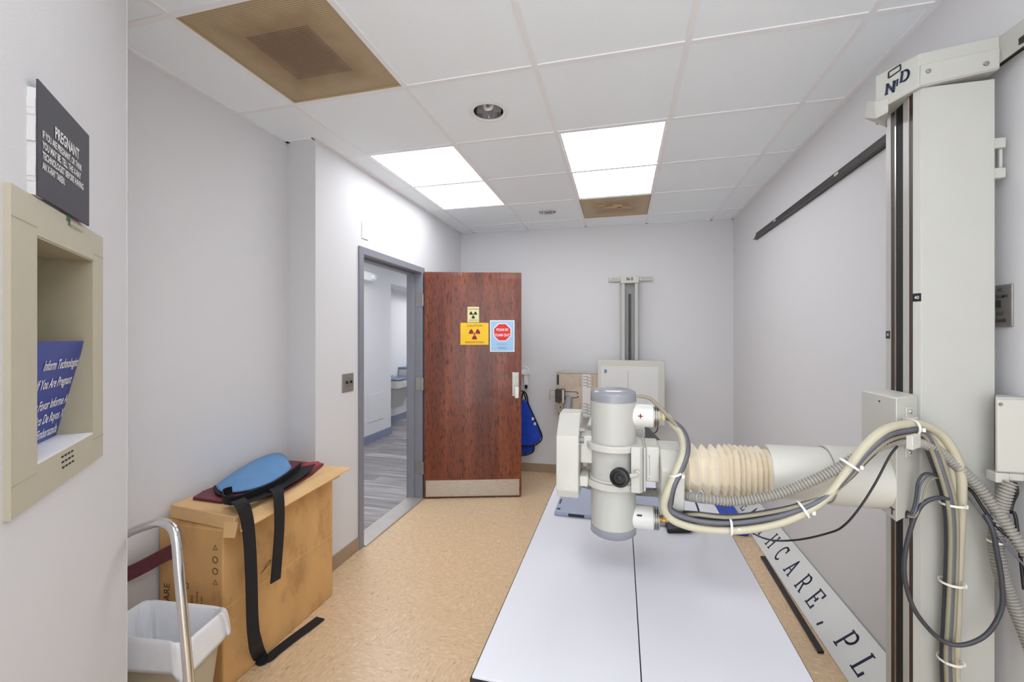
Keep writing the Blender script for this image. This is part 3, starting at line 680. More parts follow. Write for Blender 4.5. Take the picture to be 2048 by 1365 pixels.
m_ = MB().sweep([onX(522, 1148, -1.5655), onX(530, 1138, -1.5655), onX(540, 1128, -1.5655), onX(541, 1120, -1.5655), onX(533, 1130, -1.5655), onX(528, 1142, -1.5655)], .0012, 6)
obj('pen_mark', m_, 'ink', t)
# shallow carton lid on top
t = thing('carton_tray', 'shallow light cardboard tray lying on top of the large box', 'box', (-1.69, 1.75, .667))
tz0, tz1 = .667, .725
tp = [(-1.885, 1.43), (-1.505, 1.395), (-1.518, 2.085), (-1.885, 2.085)]
obj('tray_body', MB().pz(tp, tz0, tz1), 'card2', t, bevel=.004)
obj('side_flap', MB().prism([(-1.505, 1.42, tz1-.004), (-1.515, 2.08, tz1-.004), (-1.475, 2.13, tz1-.02), (-1.468, 1.39, tz1-.055)], [(-1.505, 1.42, tz1), (-1.515, 2.08, tz1), (-1.475, 2.13, tz1-.016), (-1.468, 1.39, tz1-.051)]), 'card2', t)
obj('end_flap', MB().prism([(-1.56, 1.40, tz1-.03), (-1.49, 1.40, tz1-.02), (-1.475, 1.37, tz1-.07), (-1.53, 1.37, tz1-.075)], [(-1.56, 1.397, tz1-.028), (-1.49, 1.397, tz1-.018), (-1.475, 1.367, tz1-.068), (-1.53, 1.367, tz1-.073)]), 'card2', t)
# maroon apron, flat
z = tz1+.001
out = [(385, 995), (405, 982), (450, 965), (510, 938), (560, 920), (600, 917), (652, 925), (625, 947), (560, 985), (500, 1000), (440, 1003)]
pl = [onZ(x, y, z+.012) for x, y in out]; pl = [(max(p.x, -1.88), min(p.y, 2.08)) for p in pl]
t = thing('lead_apron', 'folded maroon lead apron lying flat on the cardboard tray', 'apron', (-1.7, 1.75, z))
obj('apron_body', MB().pz(pl, z, z+.012), 'maroon', t, bevel=.004)
tab = [onZ(x, y, z+.014) for x, y in ((610, 926), (636, 923), (645, 928), (618, 940), (602, 941))]
obj('red_tab', MB().pz([(p.x, p.y) for p in tab], z+.012, z+.014), 'redv', t, label='brighter red tab')
# blue collar on top
t = thing('thyroid_collar', 'light blue lead collar with black trim draped on the tray', 'apron', (-1.7, 1.75, z+.015))
back = [onX(430, 972, -1.86), onX(470, 945, -1.87), onX(515, 918, -1.88), onX(556, 904, -1.885), onX(572, 914, -1.875)]
mid1 = [onZ(434, 978, .752), onZ(478, 953, .785), onZ(520, 934, .775), onZ(560, 918, .795), onZ(577, 926, .775)]
mid2 = [onZ(440, 984, .748), onZ(485, 972, .758), onZ(530, 945, .780), onZ(566, 935, .762), onZ(580, 931, .768)]
front = [onZ(450, 987, .745), onZ(495, 983, .748), onZ(540, 968, .748), onZ(572, 948, .748), onZ(584, 936, .748)]
obj('collar_body', MB().sheet([back, mid1, mid2, front]), 'blue', t, solid=.008, sub=3)
edge = [back[0]+V((0, 0, -.004)), onZ(432, 980, .748), onZ(440, 990, .745), onZ(470, 994, .742)]
obj('edge_binding', MB().sweep(edge, .006, 8).sweep([onZ(520, 985, .75), onZ(555, 968, .755), onZ(580, 950, .76), onZ(592, 936, .76), onZ(600, 930, .752)], .007, 8), 'strap', t)
fd = V((.8, -.3, .55))
lp = [onZ(600, 936, .762), onZ(580, 952, .762), onZ(545, 975, .760), onZ(505, 992, .758), onZ(470, 1004, .758), onZ(449, 1003, .760), onZ(447, 990, .766), onZ(465, 984, .770)]
obj('strap', MB().ribbon([p+V((.012, -.012, .012)) for p in lp], [V((.35, -.25, 1))]*8, .040), 'strap', t)
obj('strap', MB().ribbon([onZ(617, 932, .757), onZ(590, 957, .757), onZ(560, 974, .757), onZ(525, 992, .757), onZ(488, 1006, .757), onZ(462, 1010, .757)], [V((1, .1, .15))]*6, .070), 'strap', t)
A = [onZ(470, 998, .752), onX(481, 1006, -1.478), onX(492, 1030, -1.462), onX(499, 1080, -1.47), onX(503, 1160, -1.475), onX(505, 1240, -1.472), onX(510, 1285, -1.462), onZ(519, 1312, .03), onZ(530, 1322, .006), onZ(555, 1302, .006), onZ(590, 1275, .006), onZ(620, 1253, .008), onZ(641, 1237, .005)]
Wd = [V((.1, 1, 0))]*7+[V((.25, 1, 0)), V((1, .4, 0)), V((1, .1, 0)), V((1, -.2, 0)), V((1, -.3, 0)), V((1, -.3, 0))]
obj('long_strap', MB().ribbon(A, Wd, .052), 'strap', t)
B = [onZ(543, 972, .75), onX(553, 980, -1.492), onX(558, 1000, -1.462), onX(559, 1050, -1.47), onX(556, 1100, -1.474), onX(551, 1163, -1.476)]
obj('short_strap', MB().ribbon(B, V((0, 1, 0)), .056), 'strap', t)
# maroon strap by the wall
t = tag(obj('apron_strap', MB().ribbon([V((-1.905, 1.20, .505)), V((-1.87, 1.29, .52)), V((-1.83, 1.36, .545)), V((-1.80, 1.387, .56))], V((.1, -.2, 1)), .062, .003), 'rstrap'), 'maroon webbing strap end beside the large cardboard box', 'strap')
# wastebasket with liner
bc = V((-1.60, 1.19, 0))
def rr(cx, cy, a, b_, r, n=6):
    P_ = []
    for qx, qy, a0 in ((1, 1, 0), (-1, 1, 90), (-1, -1, 180), (1, -1, 270)):
        for i in range(n+1): q = math.radians(a0+90*i/n); P_.append((cx+qx*(a-r)+r*math.cos(q), cy+qy*(b_-r)+r*math.sin(q)))
    return P_
ang = math.radians(7); ca, sa_ = math.cos(ang), math.sin(ang)
def binloop(a, b_, z, r=.05, wob=0, n=6):
    P_ = rr(0, 0, a, b_, r, n); o_ = []
    for i, (x, y) in enumerate(P_):
        w1 = 1+wob*(math.sin(i*2.3)+.6*math.sin(i*5.1+1)); o_.append(V((bc.x+(x*ca-y*sa_)*w1, bc.y+(x*sa_+y*ca)*w1, z+wob*.25*math.sin(i*1.7))))
    return o_
t = thing('wastebasket', 'beige plastic wastebasket with white bag, by the cardboard box', 'wastebasket', bc)
L0, L1 = binloop(.135, .07, 0), binloop(.178, .098, .405)
m_ = MB().sheet([l+[l[0]] for l in (L0, L1, binloop(.182, .102, .407), binloop(.182, .102, .418), binloop(.170, .092, .418), binloop(.13, .066, .01))]); m_.add(L0, [tuple(range(len(L0)))])
obj('bin_body', m_, 'bin', t)
def bag(a, b_, z, wob, ph, dz=0, n=72):
    P_ = []; base = rr(0, 0, a, b_, .05, 6); L = len(base)
    for i in range(n):
        q = i/n*L; k = int(q); f_ = q-k; x0_, y0_ = base[k % L]; x1_, y1_ = base[(k+1) % L]; x, y = x0_+(x1_-x0_)*f_, y0_+(y1_-y0_)*f_
        th_ = 2*math.pi*i/n; w1 = 1+wob*(math.sin(th_*9+ph)+.7*math.sin(th_*17+ph*2.3)+.5*math.sin(th_*5-ph)+.4*math.sin(th_*29))
        x *= w1; y *= w1; P_.append(V((bc.x+x*ca-y*sa_, bc.y+x*sa_+y*ca, z+dz*(math.sin(th_*3+1)+.5*math.sin(th_*8+ph)))))
    return P_+[P_[0]]
rows = [bag(.196, .116, .322, .018, 0, .016), bag(.194, .114, .35, .014, .3, .008), bag(.190, .110, .385, .012, .8, .004), bag(.187, .107, .415, .007, 1.2, .003), bag(.181, .101, .432, .004, 1.5, .004), bag(.168, .090, .424, .010, 2, .004),
        bag(.16, .08, .38, .03, 2.6, .006), bag(.15, .072, .32, .05, 3.1, .008), bag(.135, .06, .25, .07, 3.5, .01), bag(.11, .045, .17, .09, 3.9, .01), bag(.07, .03, .10, .08, 4), bag(.01, .01, .08, 0, 4)]
obj('bin_liner', MB().sheet(rows), 'liner', t, solid=.0012, sub=1, ang=70)
# chrome hand rail stool
t = thing('step_stool', 'chrome step stool hand rail beside the wastebasket', 'step stool', (-1.33, .98, 0))
q = lambda x, y, d: EYE+ray(x, y)*d
top = [q(384, 1440, 1.19), q(376, 1340, 1.19), q(366, 1230, 1.195), q(357, 1130, 1.20), q(353, 1085, 1.205), q(345, 1058, 1.215), q(325, 1046, 1.23), q(300, 1050, 1.27), q(255, 1068, 1.34), q(235, 1085, 1.36), q(225, 1130, 1.37)]
e0 = top[0].copy(); e0.z = .22; e1 = top[-1].copy(); e1.z = .22; e0.x += .02
obj('hand_rail', MB().sweep([e0]+top+[e1], .0125, 14), 'chrome', t)
sx, sy = e0.x, e0.y
for (x, y) in ((sx, sy), (sx-.30, sy), (sx, sy+.0-.02), (e1.x, e1.y)): pass
obj('step', MB().box(-1.50, -1.19, .97, 1.0, .20, .225), 'deck', t, bevel=.004)
for (x, y) in ((-1.20, .985), (-1.49, .985)): obj('leg', MB().sweep([(x, y, .2), (x+.01, y, .1), (x+.02, y, 0)], .0115), 'chrome', t)

# ================================================================ table
TZ = .65; TX0, TX1, TY0, TY1 = -.34, .434, .957, 2.60
t = thing('examination_table', 'white topped radiography table running under the tube', 'table', (.047, 1.5, 0))
obj('table_top', MB().box(TX0, .0455, TY0, TY1, TZ-.022, TZ).box(.0485, TX1, TY0, TY1, TZ-.022, TZ), 'table', t, bevel=.0015)
obj('edge_trim', MB().box(TX0-.004, TX1+.004, TY0-.004, TY1+.004, TZ-.03, TZ-.006).box(.0455, .0485, TY0, TY1, TZ-.03, TZ-.004), 'dark', t, smooth_=False, label='dark edge trim and centre seam')
obj('apron_frame', MB().box(TX0+.02, TX1-.02, TY0-.02, TY1-.03, TZ-.13, TZ-.03), 'det', t, bevel=.004)
obj('pedestal', MB().box(TX0+.10, TX1-.10, 1.15, 2.4, .0, TZ-.13), 'beige', t, bevel=.01)
# detector panel on the table
t = thing('detector_panel', 'flat blue-grey square imaging cassette lying on the table under the tube', 'cassette', (-.05, 2.1, TZ))
obj('panel_body', MB().box(-.288, .185, 1.905, 2.335, TZ, TZ+.018), 'det', t, bevel=.004)
obj('edge_label', MB().box(-.225, -.155, 1.9035, 1.905, TZ+.003, TZ+.015), 'black', t)
m_ = MB()
for a in ((-.28, -.265, 1.93, 1.95), (-.28, -.272, 2.0, 2.06), (.16, .175, 1.92, 1.94)): m_.box(*a, TZ+.018, TZ+.0186)
obj('corner_mark', m_, 'black', t)
tag(obj('hand_switch', MB().pz([(p.x, p.y) for p in [onZ(x, y, TZ+.02) for x, y in ((1330, 1042), (1345, 1036), (1395, 1048), (1380, 1058), (1335, 1058))]], TZ, TZ+.02), 'black', bevel=.005), 'small black hand control lying on the table by the lower horn', 'hand switch')

# sign board leaning on the right wall, strip on floor
P0 = V((.93, 0, .0)); P1 = V((1.063, 0, .142)); bu = (P1-P0).normalized(); bn = V((-bu.z, 0, bu.x))
if bn.x > 0: bn = -bn
t = thing('sign_board', 'long white clinic sign board with navy lettering leaning at floor by right wall', 'sign board', (.97, 2.6, 0))
hB = (P1-P0).length
obj('board', MB().ext([P0+V((0, 1.71, 0)), P1+V((0, 1.71, 0)), P1+V((0, 3.98, 0)), P0+V((0, 3.98, 0))], bn*.008), 'board', t)
P0b = P0+bn*.008
rd = V((0, -1, 0))
for ch, x, y, sh in (('H', 1476, 1003, 0), ('E', 1490, 1014, 0), ('A', 1503, 1027, 0), ('L', 1517, 1042, 0), ('T', 1528, 1060, 0), ('H', 1545, 1083, 0), ('C', 1564, 1107, 0), ('A', 1583, 1137, 0), ('R', 1607, 1168, 0), ('E', 1631, 1199, 0), (',', 1643, 1246, 0), ('P', 1693, 1282, .15), ('L', 1726, 1333, .15)):
    c = onP(x, y, P0b, bn); hL = hB*.52
    v = hB*.24
    if ch == ',': oo = V((0, c.y+.02, 0))+V((P0b.x, 0, P0b.z))+bu*v
    else: oo = V((0, c.y+.40*hL, 0))+V((P0b.x, 0, P0b.z))+bu*v
    obj('letter', serif(MB(), ch, oo, rd, bu, hL, .13, .07, sh), 'text_n', t, smooth_=False)
s_ = [onZ(x, y, .001) for x, y in ((1521, 1116), (1530, 1116), (1648, 1308), (1636, 1308))]
tag(obj('black_strip', MB().pz([(p.x, p.y) for p in s_], .0005, .012), 'black'), 'straight black strip lying on the floor beside the sign board', 'strip')
p = [onZ(x, y, .0) for x, y in ((1405, 1002), (1470, 1016))]
t = tag(obj('floor_apron', MB().pz([(.50, 3.45), (.905, 3.42), (.915, 3.95), (.55, 4.0)], .0, .055), 'royal', bevel=.02), 'royal blue apron folded on the floor past the table end', 'apron')

# ================================================================ tube column
YC = 1.51; CXL, CXR = .853, 1.026
STAND = t = thing('tube_stand', 'cream x-ray tube stand: tall column, arm with bellows, tube head and cables', 'x-ray machine', (.93, 1.6, 0))
col = MB().pz([(CXL, YC), (CXR, YC), (CXR, 1.66), (.90, 1.66), (.90, 1.53), (.8395, 1.524)], 0, 2.18)
obj('column_body', col, 'beige', t, bevel=.0015)
# slotted left face: strips along Y (x from pixel columns on plane X=.839)
yl = lambda px: .839/(ray(px, 600).x/ray(px, 600).y)
def strip(a, b_, x0, x1, mt, nm, z0=0, z1=2.17, lab=None): return obj(nm, MB().box(x0, x1, yl(b_), yl(a), z0, z1), mt, t, smooth_=False, label=lab)
strip(1772, 1781, .839, .89, 'beige', 'channel_flange')
strip(1781, 1789, .8405, .89, 'slotb', 'channel_liner', lab='brown steel channel face')
strip(1789, 1791.5, .8395, .89, 'steel', 'guide_wire')
strip(1791.5, 1806, .8415, .89, 'dark', 'channel_shade')  # nearly flush dark strip; the deep slot's shade is put into its colour
strip(1806, 1817, .839, .89, 'beige', 'channel_rib')
strip(1817, 1824.5, .8405, .89, 'slotb', 'inner_channel')
obj('rear_flange', MB().box(CXR, CXR+.014, 1.53, 1.56, .9, 2.19), 'grey', t)
obj('handle_bracket', MB().box(CXR+.001, CXR+.03, 1.515, 1.55, 1.985, 2.015).box(CXR+.001, CXR+.03, 1.515, 1.55, 1.90, 1.93).box(CXR+.018, CXR+.026, 1.52, 1.53, 1.93, 1.985), 'beige', t, bevel=.003)
hb = lambda z: z
capb = [(.768, 1.571), (.842, 1.497), (1.03, 1.497), (1.03, 1.72), (.842, 1.72)]
zb0 = [2.150, 2.178, 2.20, 2.20, 2.17]; zt0 = [2.262, 2.274, 2.296, 2.296, 2.27]
cap = obj('column_cap', MB().prism([(x, y, z) for (x, y), z in zip(capb, zb0)], [(x, y, z) for (x, y), z in zip(capb, zt0)]), 'beige', t, bevel=.004)
obj('cap_skirt', MB().prism([(.75, 1.60, 2.148), (.768, 1.566, 2.125), (.79, 1.545, 2.137), (.80, 1.58, 2.12), (.83, 1.63, 2.12)], [(.76, 1.60, 2.20), (.762, 1.566, 2.18), (.79, 1.545, 2.18), (.80, 1.58, 2.18), (.83, 1.63, 2.18)]), 'beige', cap, bevel=.003)
obj('cap_band', MB().prism([(.842, 1.4955, 2.180), (1.026, 1.4955, 2.203), (1.026, 1.50, 2.203), (.842, 1.50, 2.180)], [(.842, 1.4925, 2.237), (1.026, 1.4925, 2.256), (1.026, 1.50, 2.256), (.842, 1.50, 2.237)]), 'beige', cap, bevel=.001)
m_ = MB()
for p in (onY(1857, 142, 1.4925), onY(1973, 127, 1.4925)): m_.lathe([(.0065, 0), (.006, .002), (.003, .003)], p, (0, -1, 0), n=14)
m2_ = onY(1857, 142, 1.4925)
obj('screws', m_, 'dsteel', cap)
c45 = V((-1, -1, 0)).normalized(); r45 = V((1, -1, 0)).normalized()
lg = V((.787, 1.552, 2.205))+c45*.0012
m_ = MB()
for k, ch in enumerate('NHD'): serif(m_, ch, lg+r45*(-.002+k*.017)+UP*(-.014+k*.010 if k != 1 else -.0), r45, V((0, 0, 1))+r45*.1, .030 if k != 1 else .018, .2, .08)
obj('logo', m_, 'text_n', cap, smooth_=False)
m_ = MB(); q = V((.792, 1.547, 2.238))+c45*.0012
rc = [q, q+r45*.028+UP*.010, q+r45*.028+UP*.026, q+UP*.018]
for a, b_ in zip(rc, rc[1:]+rc[:1]):
    d = (b_-a).normalized(); n_ = d.cross(c45)*.0018; m_.ext([a-n_, b_-n_, b_+n_, a+n_], c45*.0008)
obj('badge_outline', m_, 'black', cap, smooth_=False)
obj('wall_bracket', MB().prism([(1.028, 1.50, 2.215), (1.066, 1.36, 2.245), (1.066, 1.60, 2.245), (1.03, 1.62, 2.215)], [(1.028, 1.50, 2.29), (1.066, 1.36, 2.312), (1.066, 1.60, 2.312), (1.03, 1.62, 2.29)]), 'beige', t, bevel=.003)
for px, py, mirror in ((1832, 595, 0), (1773, 670, 1)):
    if mirror:
        p = V((.8388, yl(1776.5), onX(1773, 670, .839).z)); lb = obj('height_label', MB().box(.8382, .839, p.y-.010, p.y+.012, p.z-.012, p.z+.012), 'black', t)
        text('label_number', '40', p+V((-.0008, 0, -.005)), (0, -1, 0), UP, .011, 'text_w', lb, xs=.8)
    else:
        p = V((.8465, 1.517, onY(1832, 595, 1.51).z)); u_ = V((.0135, -.014, 0)).normalized(); n_ = V((-u_.y*-1, 0, 0)); n_ = V((-1, -.96, 0)).normalized()
        lb = obj('height_label', MB().ext([p-u_*.0095-UP*.012, p+u_*.0095-UP*.012, p+u_*.0095+UP*.012, p-u_*.0095+UP*.012], n_*.001), 'black', t)
        text('label_number', '40', p+n_*.0014-UP*.005, u_, UP, .010, 'text_w', lb, xs=.8)
# carriage
cpl = [(.737, 1.405), (.737, 1.583), (.835, 1.665), (.838, 1.50), (.849, 1.508), (.838, 1.500)]
cpl = [(.737, 1.405), (.737, 1.583), (.80, 1.66), (.838, 1.66), (.838, 1.515), (.843, 1.5085)]
cr = obj('carriage', MB().prism([(x, y, z) for (x, y), z in zip(cpl, (.938, .955, .955, .955, .945, .94))], [(x, y, 1.281) for x, y in cpl]), 'beige2', t, bevel=.003)
obj('screw_hole', MB().lathe([(.003, 0), (.003, .001)], onX(1759, 803, .737), (-1, 0, 0), n=12), 'dark', cr)
cn_ = V((.1035, -.106, 0)).normalized(); cu_ = V((.106, .1035, 0)).normalized()
def onC(x, y, off=0): return onP(x, y, V((.737, 1.405, 0))+cn_*off, cn_)
def cplate(mb, x0, y0, x1, y1, n0, n1):
    a, b_ = onC(x0, y0, n1), onC(x1, y1, n1); base = V((.737, 1.405, 0)); s0_, s1_ = (a-base).dot(cu_), (b_-base).dot(cu_)
    return mb.pz([((base+cu_*s+cn_*n).x, (base+cu_*s+cn_*n).y) for s, n in ((s0_, n0), (s1_, n0), (s1_, n1), (s0_, n1))], b_.z, a.z)
obj('clamp', cplate(cplate(MB(), 1813, 816, 1828, 842, 0, .003), 1824, 838, 1838, 858, 0, .022), 'beige2', cr, bevel=.002)
obj('clamp', cplate(cplate(MB(), 1812, 888, 1826, 912, 0, .003), 1826, 874, 1842, 896, .048, .062), 'beige2', cr, bevel=.002)
m_ = MB()
for x, y in ((1821, 824), (1820, 905)): m_.lathe([(.006, 0), (.005, .003), (.002, .0035)], onC(x, y, .003), cn_, n=12)
obj('screws', m_, 'steel', cr)
m_ = MB(); p = V((.7362, 1.43, .947))
m_.box(.7355, .737, 1.413, 1.435, .968, .971).box(.7355, .737, 1.4225, 1.4255, .952, .970)
obj('t_mark', m_, 'text_k', cr, smooth_=False)
obj('grommet', MB().lathe([(.011, 0), (.011, .003)], onC(1813, 1029, 0), cn_, n=16), 'black', cr)
# arm
AY, AZ = 1.49, 1.033
xa = lambda px, Y=AY: onY(px, 900, Y).x
t2 = t
arm = STAND
obj('outer_sleeve', MB().lathe([(.078, 0), (.0865, .001), (.0865, .737-xa(1648)), (.078, .738-xa(1648))], (xa(1648), AY, AZ), (1, 0, 0), n=56), 'beige2', arm)
obj('inner_sleeve', MB().lathe([(.07, 0), (.080, .001), (.080, xa(1650)-xa(1532)), (.0815, xa(1650)-xa(1532))], (xa(1530), AY, AZ), (1, 0, 0), n=56), 'beige2', arm)
# bellows: octagonal pleats, wider in the stretched front part
bx0, bx1 = xa(1362), xa(1536); NP = 15
rings = []; base8 = rr(0, 0, 1, 1, .55, 2)
seq = []
x = bx0
steps = [1.5, 1.9, 1.7, 1.6, 1.3]+[.95]*8; tot = sum(steps)
for k, s2 in enumerate(steps):
    seq.append((x, .054+.002*random.random())); seq.append((x+(bx1-bx0)*s2/tot*.5, .0805+random.uniform(-.002, .002))); x += (bx1-bx0)*s2/tot
seq.append((bx1, .064))
m_ = MB(); loops = []
for i, (x, r_) in enumerate(seq):
    jit = random.uniform(-.0025, .0025)
    sag = -.004*math.sin(math.pi*(x-bx0)/(bx1-bx0)) if x < bx0+.1 else 0
    loops.append([V((x+jit*(1 if u > 0 else -1), AY+u*r_, AZ-.010+v*r_*(.96)+sag)) for u, v in base8])
m_.sheet([closed(l) for l in loops])
obj('bellows', m_, 'bellow', arm, smooth_=False, solid=.0012)
hx0, hx1 = xa(1319, 1.44), xa(1364, 1.44)
el = [(1.375, .927), (1.375, 1.045), (1.43, 1.093), (1.56, 1.093), (1.60, 1.06), (1.60, .915), (1.40, .903)]
obj('arm_head', MB().prism([(hx0, y, z) for y, z in el], [(hx1, y, z) for y, z in el]), 'beige2', arm, bevel=.006, seg=3)

# ================================================================ tube head
TC = V((xa(1226.5), AY, 0)); TX = TC.x; R0 = .0735; Z0 = 1.45
t = STAND
obj('housing', MB().lathe([(R0, -.632), (R0, -.214)], (TX, AY, Z0), n=64), 'beige', t)
obj('end_cap', MB().lathe([(R0+.0015, -.215), (R0+.0015, -.192), (R0-.002, -.184), (R0-.012, -.178), (R0-.03, -.175)], (TX, AY, Z0), n=64), 'greycap', t, ang=60, label='grey upper end cap')
obj('end_cap', MB().lathe([(R0+.0015, -.631), (R0+.0015, -.654), (R0-.008, -.661)], (TX, AY, Z0), n=64), 'greycap', t, ang=60, label='grey lower end cap')
def ringz(z0, z1, r0, r1): return MB().lathe([(r0, z0), (r1, z0), (r1, z1), (r0, z1), (r0, z0)], (TX, AY, Z0), n=64, cap=False)
obj('clamp_ring', ringz(-.374, -.352, R0-.002, .0895), 'beige2', t, bevel=.003)
obj('clamp_ring', ringz(-.497, -.476, R0-.002, .0895), 'beige2', t, bevel=.003)
obj('inner_ring', ringz(-.476, -.468, R0-.002, .080), 'beige2', t, bevel=.002)
for z, nm, sgn in ((-.262, 'upper', '+'), (-.600, 'lower', '-')):
    o_ = (TX+.05, AY, Z0+z); x1 = xa(1306)-TX-.05; x2 = xa(1318)-TX-.05
    hn = obj('cable_horn', MB().lathe([(.040, 0), (.0385, .02), (.038, x1), (.034, x1)], o_, (1, 0, 0), n=40), 'horn', t)
    pr = [(.030, x1-.002)]
    for k in range(3):
        a = x1+(x2-x1)*k/3; b_ = x1+(x2-x1)*(k+1)/3; pr += [(.034, a), (.0375, a+.002), (.0375, b_-.002), (.034, b_)]
    obj('metal_collar', MB().lathe(pr, o_, (1, 0, 0), n=40), 'steel', hn)
    obj('cable_nut', MB().lathe([(.011, x2), (.011, x2+.008), (.014, x2+.009), (.014, x2+.019), (.010, x2+.02), (.010, x2+.028)], o_, (1, 0, 0), n=12), 'nut' if sgn == '+' else 'brass', hn, ang=20)
    cs = onY(1281 if sgn == '+' else 1279, 833 if sgn == '+' else 1032, AY-.0393); m_ = MB()
    m_.box(cs.x-.008, cs.x+.008, cs.y-.0003, cs.y+.004, cs.z-.0016, cs.z+.0016)
    if sgn == '+': m_.box(cs.x-.0016, cs.x+.0016, cs.y-.0003, cs.y+.004, cs.z-.008, cs.z+.008)
    obj('polarity_mark', m_, 'text_m' if sgn == '+' else 'text_k', hn, smooth_=False)
# yoke and mount to the arm
yx0, yx1 = xa(1266, 1.42), xa(1287, 1.42)
obj('yoke', MB().pz([(TX+.055, 1.412), (yx1-.012, 1.412), (yx1, 1.425), (yx1, 1.545), (yx1-.012, 1.568), (TX+.055, 1.568), (TX+.075, 1.53), (TX+.078, 1.45)], Z0-.497, Z0-.350), 'beige2', t, bevel=.003)
obj('yoke_plate', MB().box(yx1, yx1+.007, 1.415, 1.565, Z0-.490, Z0-.352), 'beige', t, bevel=.002)
obj('mount_block', MB().box(yx1+.007, hx0, 1.425, 1.555, Z0-.462, Z0-.350), 'beige2', t, bevel=.006)
m_ = MB()
for x, y in ((1298, 913), (1298, 958)): m_.lathe([(.002, 0), (.002, .0015)], onY(x, y, 1.425), (0, -1, 0), n=8)
m_.box(onY(1299, 900, 1.4248).x-.001, onY(1299, 900, 1.4248).x+.001, 1.4242, 1.425, Z0-.44, Z0-.375)
obj('seam_line', m_, 'grey', t, smooth_=False)
kp = EYE+ray(1239.5, 955.5)*1.315; ks = V((yx0+.012, 1.415, kp.z+.004)); kax = (V((kp.x-.012, kp.y-.03, kp.z))-V((kp.x, kp.y, kp.z))).normalized()
kax = V((-.22, -1, .04)).normalized()
obj('knob_shaft', MB().sweep([ks, ks+V((-.004, -.03, -.002)), kp-kax*.004], .0065, 12).lathe([(.009, 0), (.009, .025)], ks+V((0, .005, 0)), (0, -1, 0), n=20), 'beige2', t)
kn = obj('knob', MB().lathe([(.024, -.012), (.029, -.01), (.030, .006), (.027, .011), (.020, .012), (.018, .007), (.010, .007), (.009, .011), (.004, .012)], kp, kax, n=44), 'black', t)
# collimator behind, side box left
cb = obj('collimator', MB().box(-.126, .088, 1.66, 1.85, Z0-.52, Z0-.338), 'beige2', t, bevel=.006)
obj('collimator_neck', MB().box(-.075, .045, 1.54, 1.66, Z0-.50, Z0-.37), 'beige', cb, bevel=.003)
obj('side_knob', MB().lathe([(.012, 0), (.012, .012), (.006, .013), (.006, .02)], (-.126, 1.69, Z0-.375), (-1, 0, 0), n=20), 'white', cb)
scr = MB().prism([(.09, 1.67, Z0-.395), (.125, 1.64, Z0-.41), (.125, 1.70, Z0-.41), (.09, 1.76, Z0-.395)], [(.09, 1.67, Z0-.375), (.155, 1.655, Z0-.402), (.155, 1.72, Z0-.402), (.09, 1.80, Z0-.345)])
obj('control_panel', scr, 'screen', cb, label='dark glossy control panel')
bx = (-.2085, -.1345)
pf = [(1.42, Z0-.510), (1.42, Z0-.331), (1.505, Z0-.268), (1.60, Z0-.268), (1.60, Z0-.540), (1.44, Z0-.540)]
sb_ = obj('side_box', MB().prism([(bx[0], y, z) for y, z in pf], [(bx[1], y, z) for y, z in pf]), 'beige2', t, bevel=.004)
m_ = MB()
for y, z in ((1.45, -.36), (1.45, -.50), (1.53, -.30)): m_.lathe([(.004, 0), (.004, .003)], (bx[1], y, Z0+z), (1, 0, 0), n=10)
obj('screws', m_, 'steel', sb_)
obj('side_bracket', MB().box(bx[1], TX-.05, 1.47, 1.56, Z0-.43, Z0-.335).box(bx[1], bx[1]+.03, 1.44, 1.53, Z0-.50, Z0-.465), 'beige2', t, bevel=.005)
obj('bracket_bolt', MB().lathe([(.008, 0), (.008, .018)], (bx[1], 1.46, Z0-.315), (1, 0, 0), n=14).lathe([(.012, 0), (.012, .014)], (bx[1], 1.47, Z0-.35), (1, 0, 0), n=14), 'dsteel', t)
obj('lens_ring', MB().lathe([(.018, 0), (.018, -.008)], (-.165, 1.50, Z0-.540), n=24), 'grey', t)

# ================================================================ box at right, cables
JBOX = t = thing('junction_box', 'cream metal junction box fixed right of the column', 'junction box', (1.01, 1.45, 1.06))
obj('box_body', MB().pz([(.982, 1.444), (1.069, 1.444), (1.069, 1.51), (1.028, 1.51)], 1.083, 1.287), 'beige', t, bevel=.003)
obj('cover', MB().box(.984, 1.069, 1.440, 1.444, 1.087, 1.281), 'beige2', t, bevel=.002)
obj('screws', MB().lathe([(.005, 0), (.004, .003)], onY(2001, 809, 1.440), (0, -1, 0), n=12), 'steel', t)
obj('bottom_clip', MB().box(.982, 1.012, 1.442, 1.475, 1.056, 1.0825).box(1.014, 1.045, 1.445, 1.475, 1.063, 1.0825), 'beige2', t, bevel=.002)

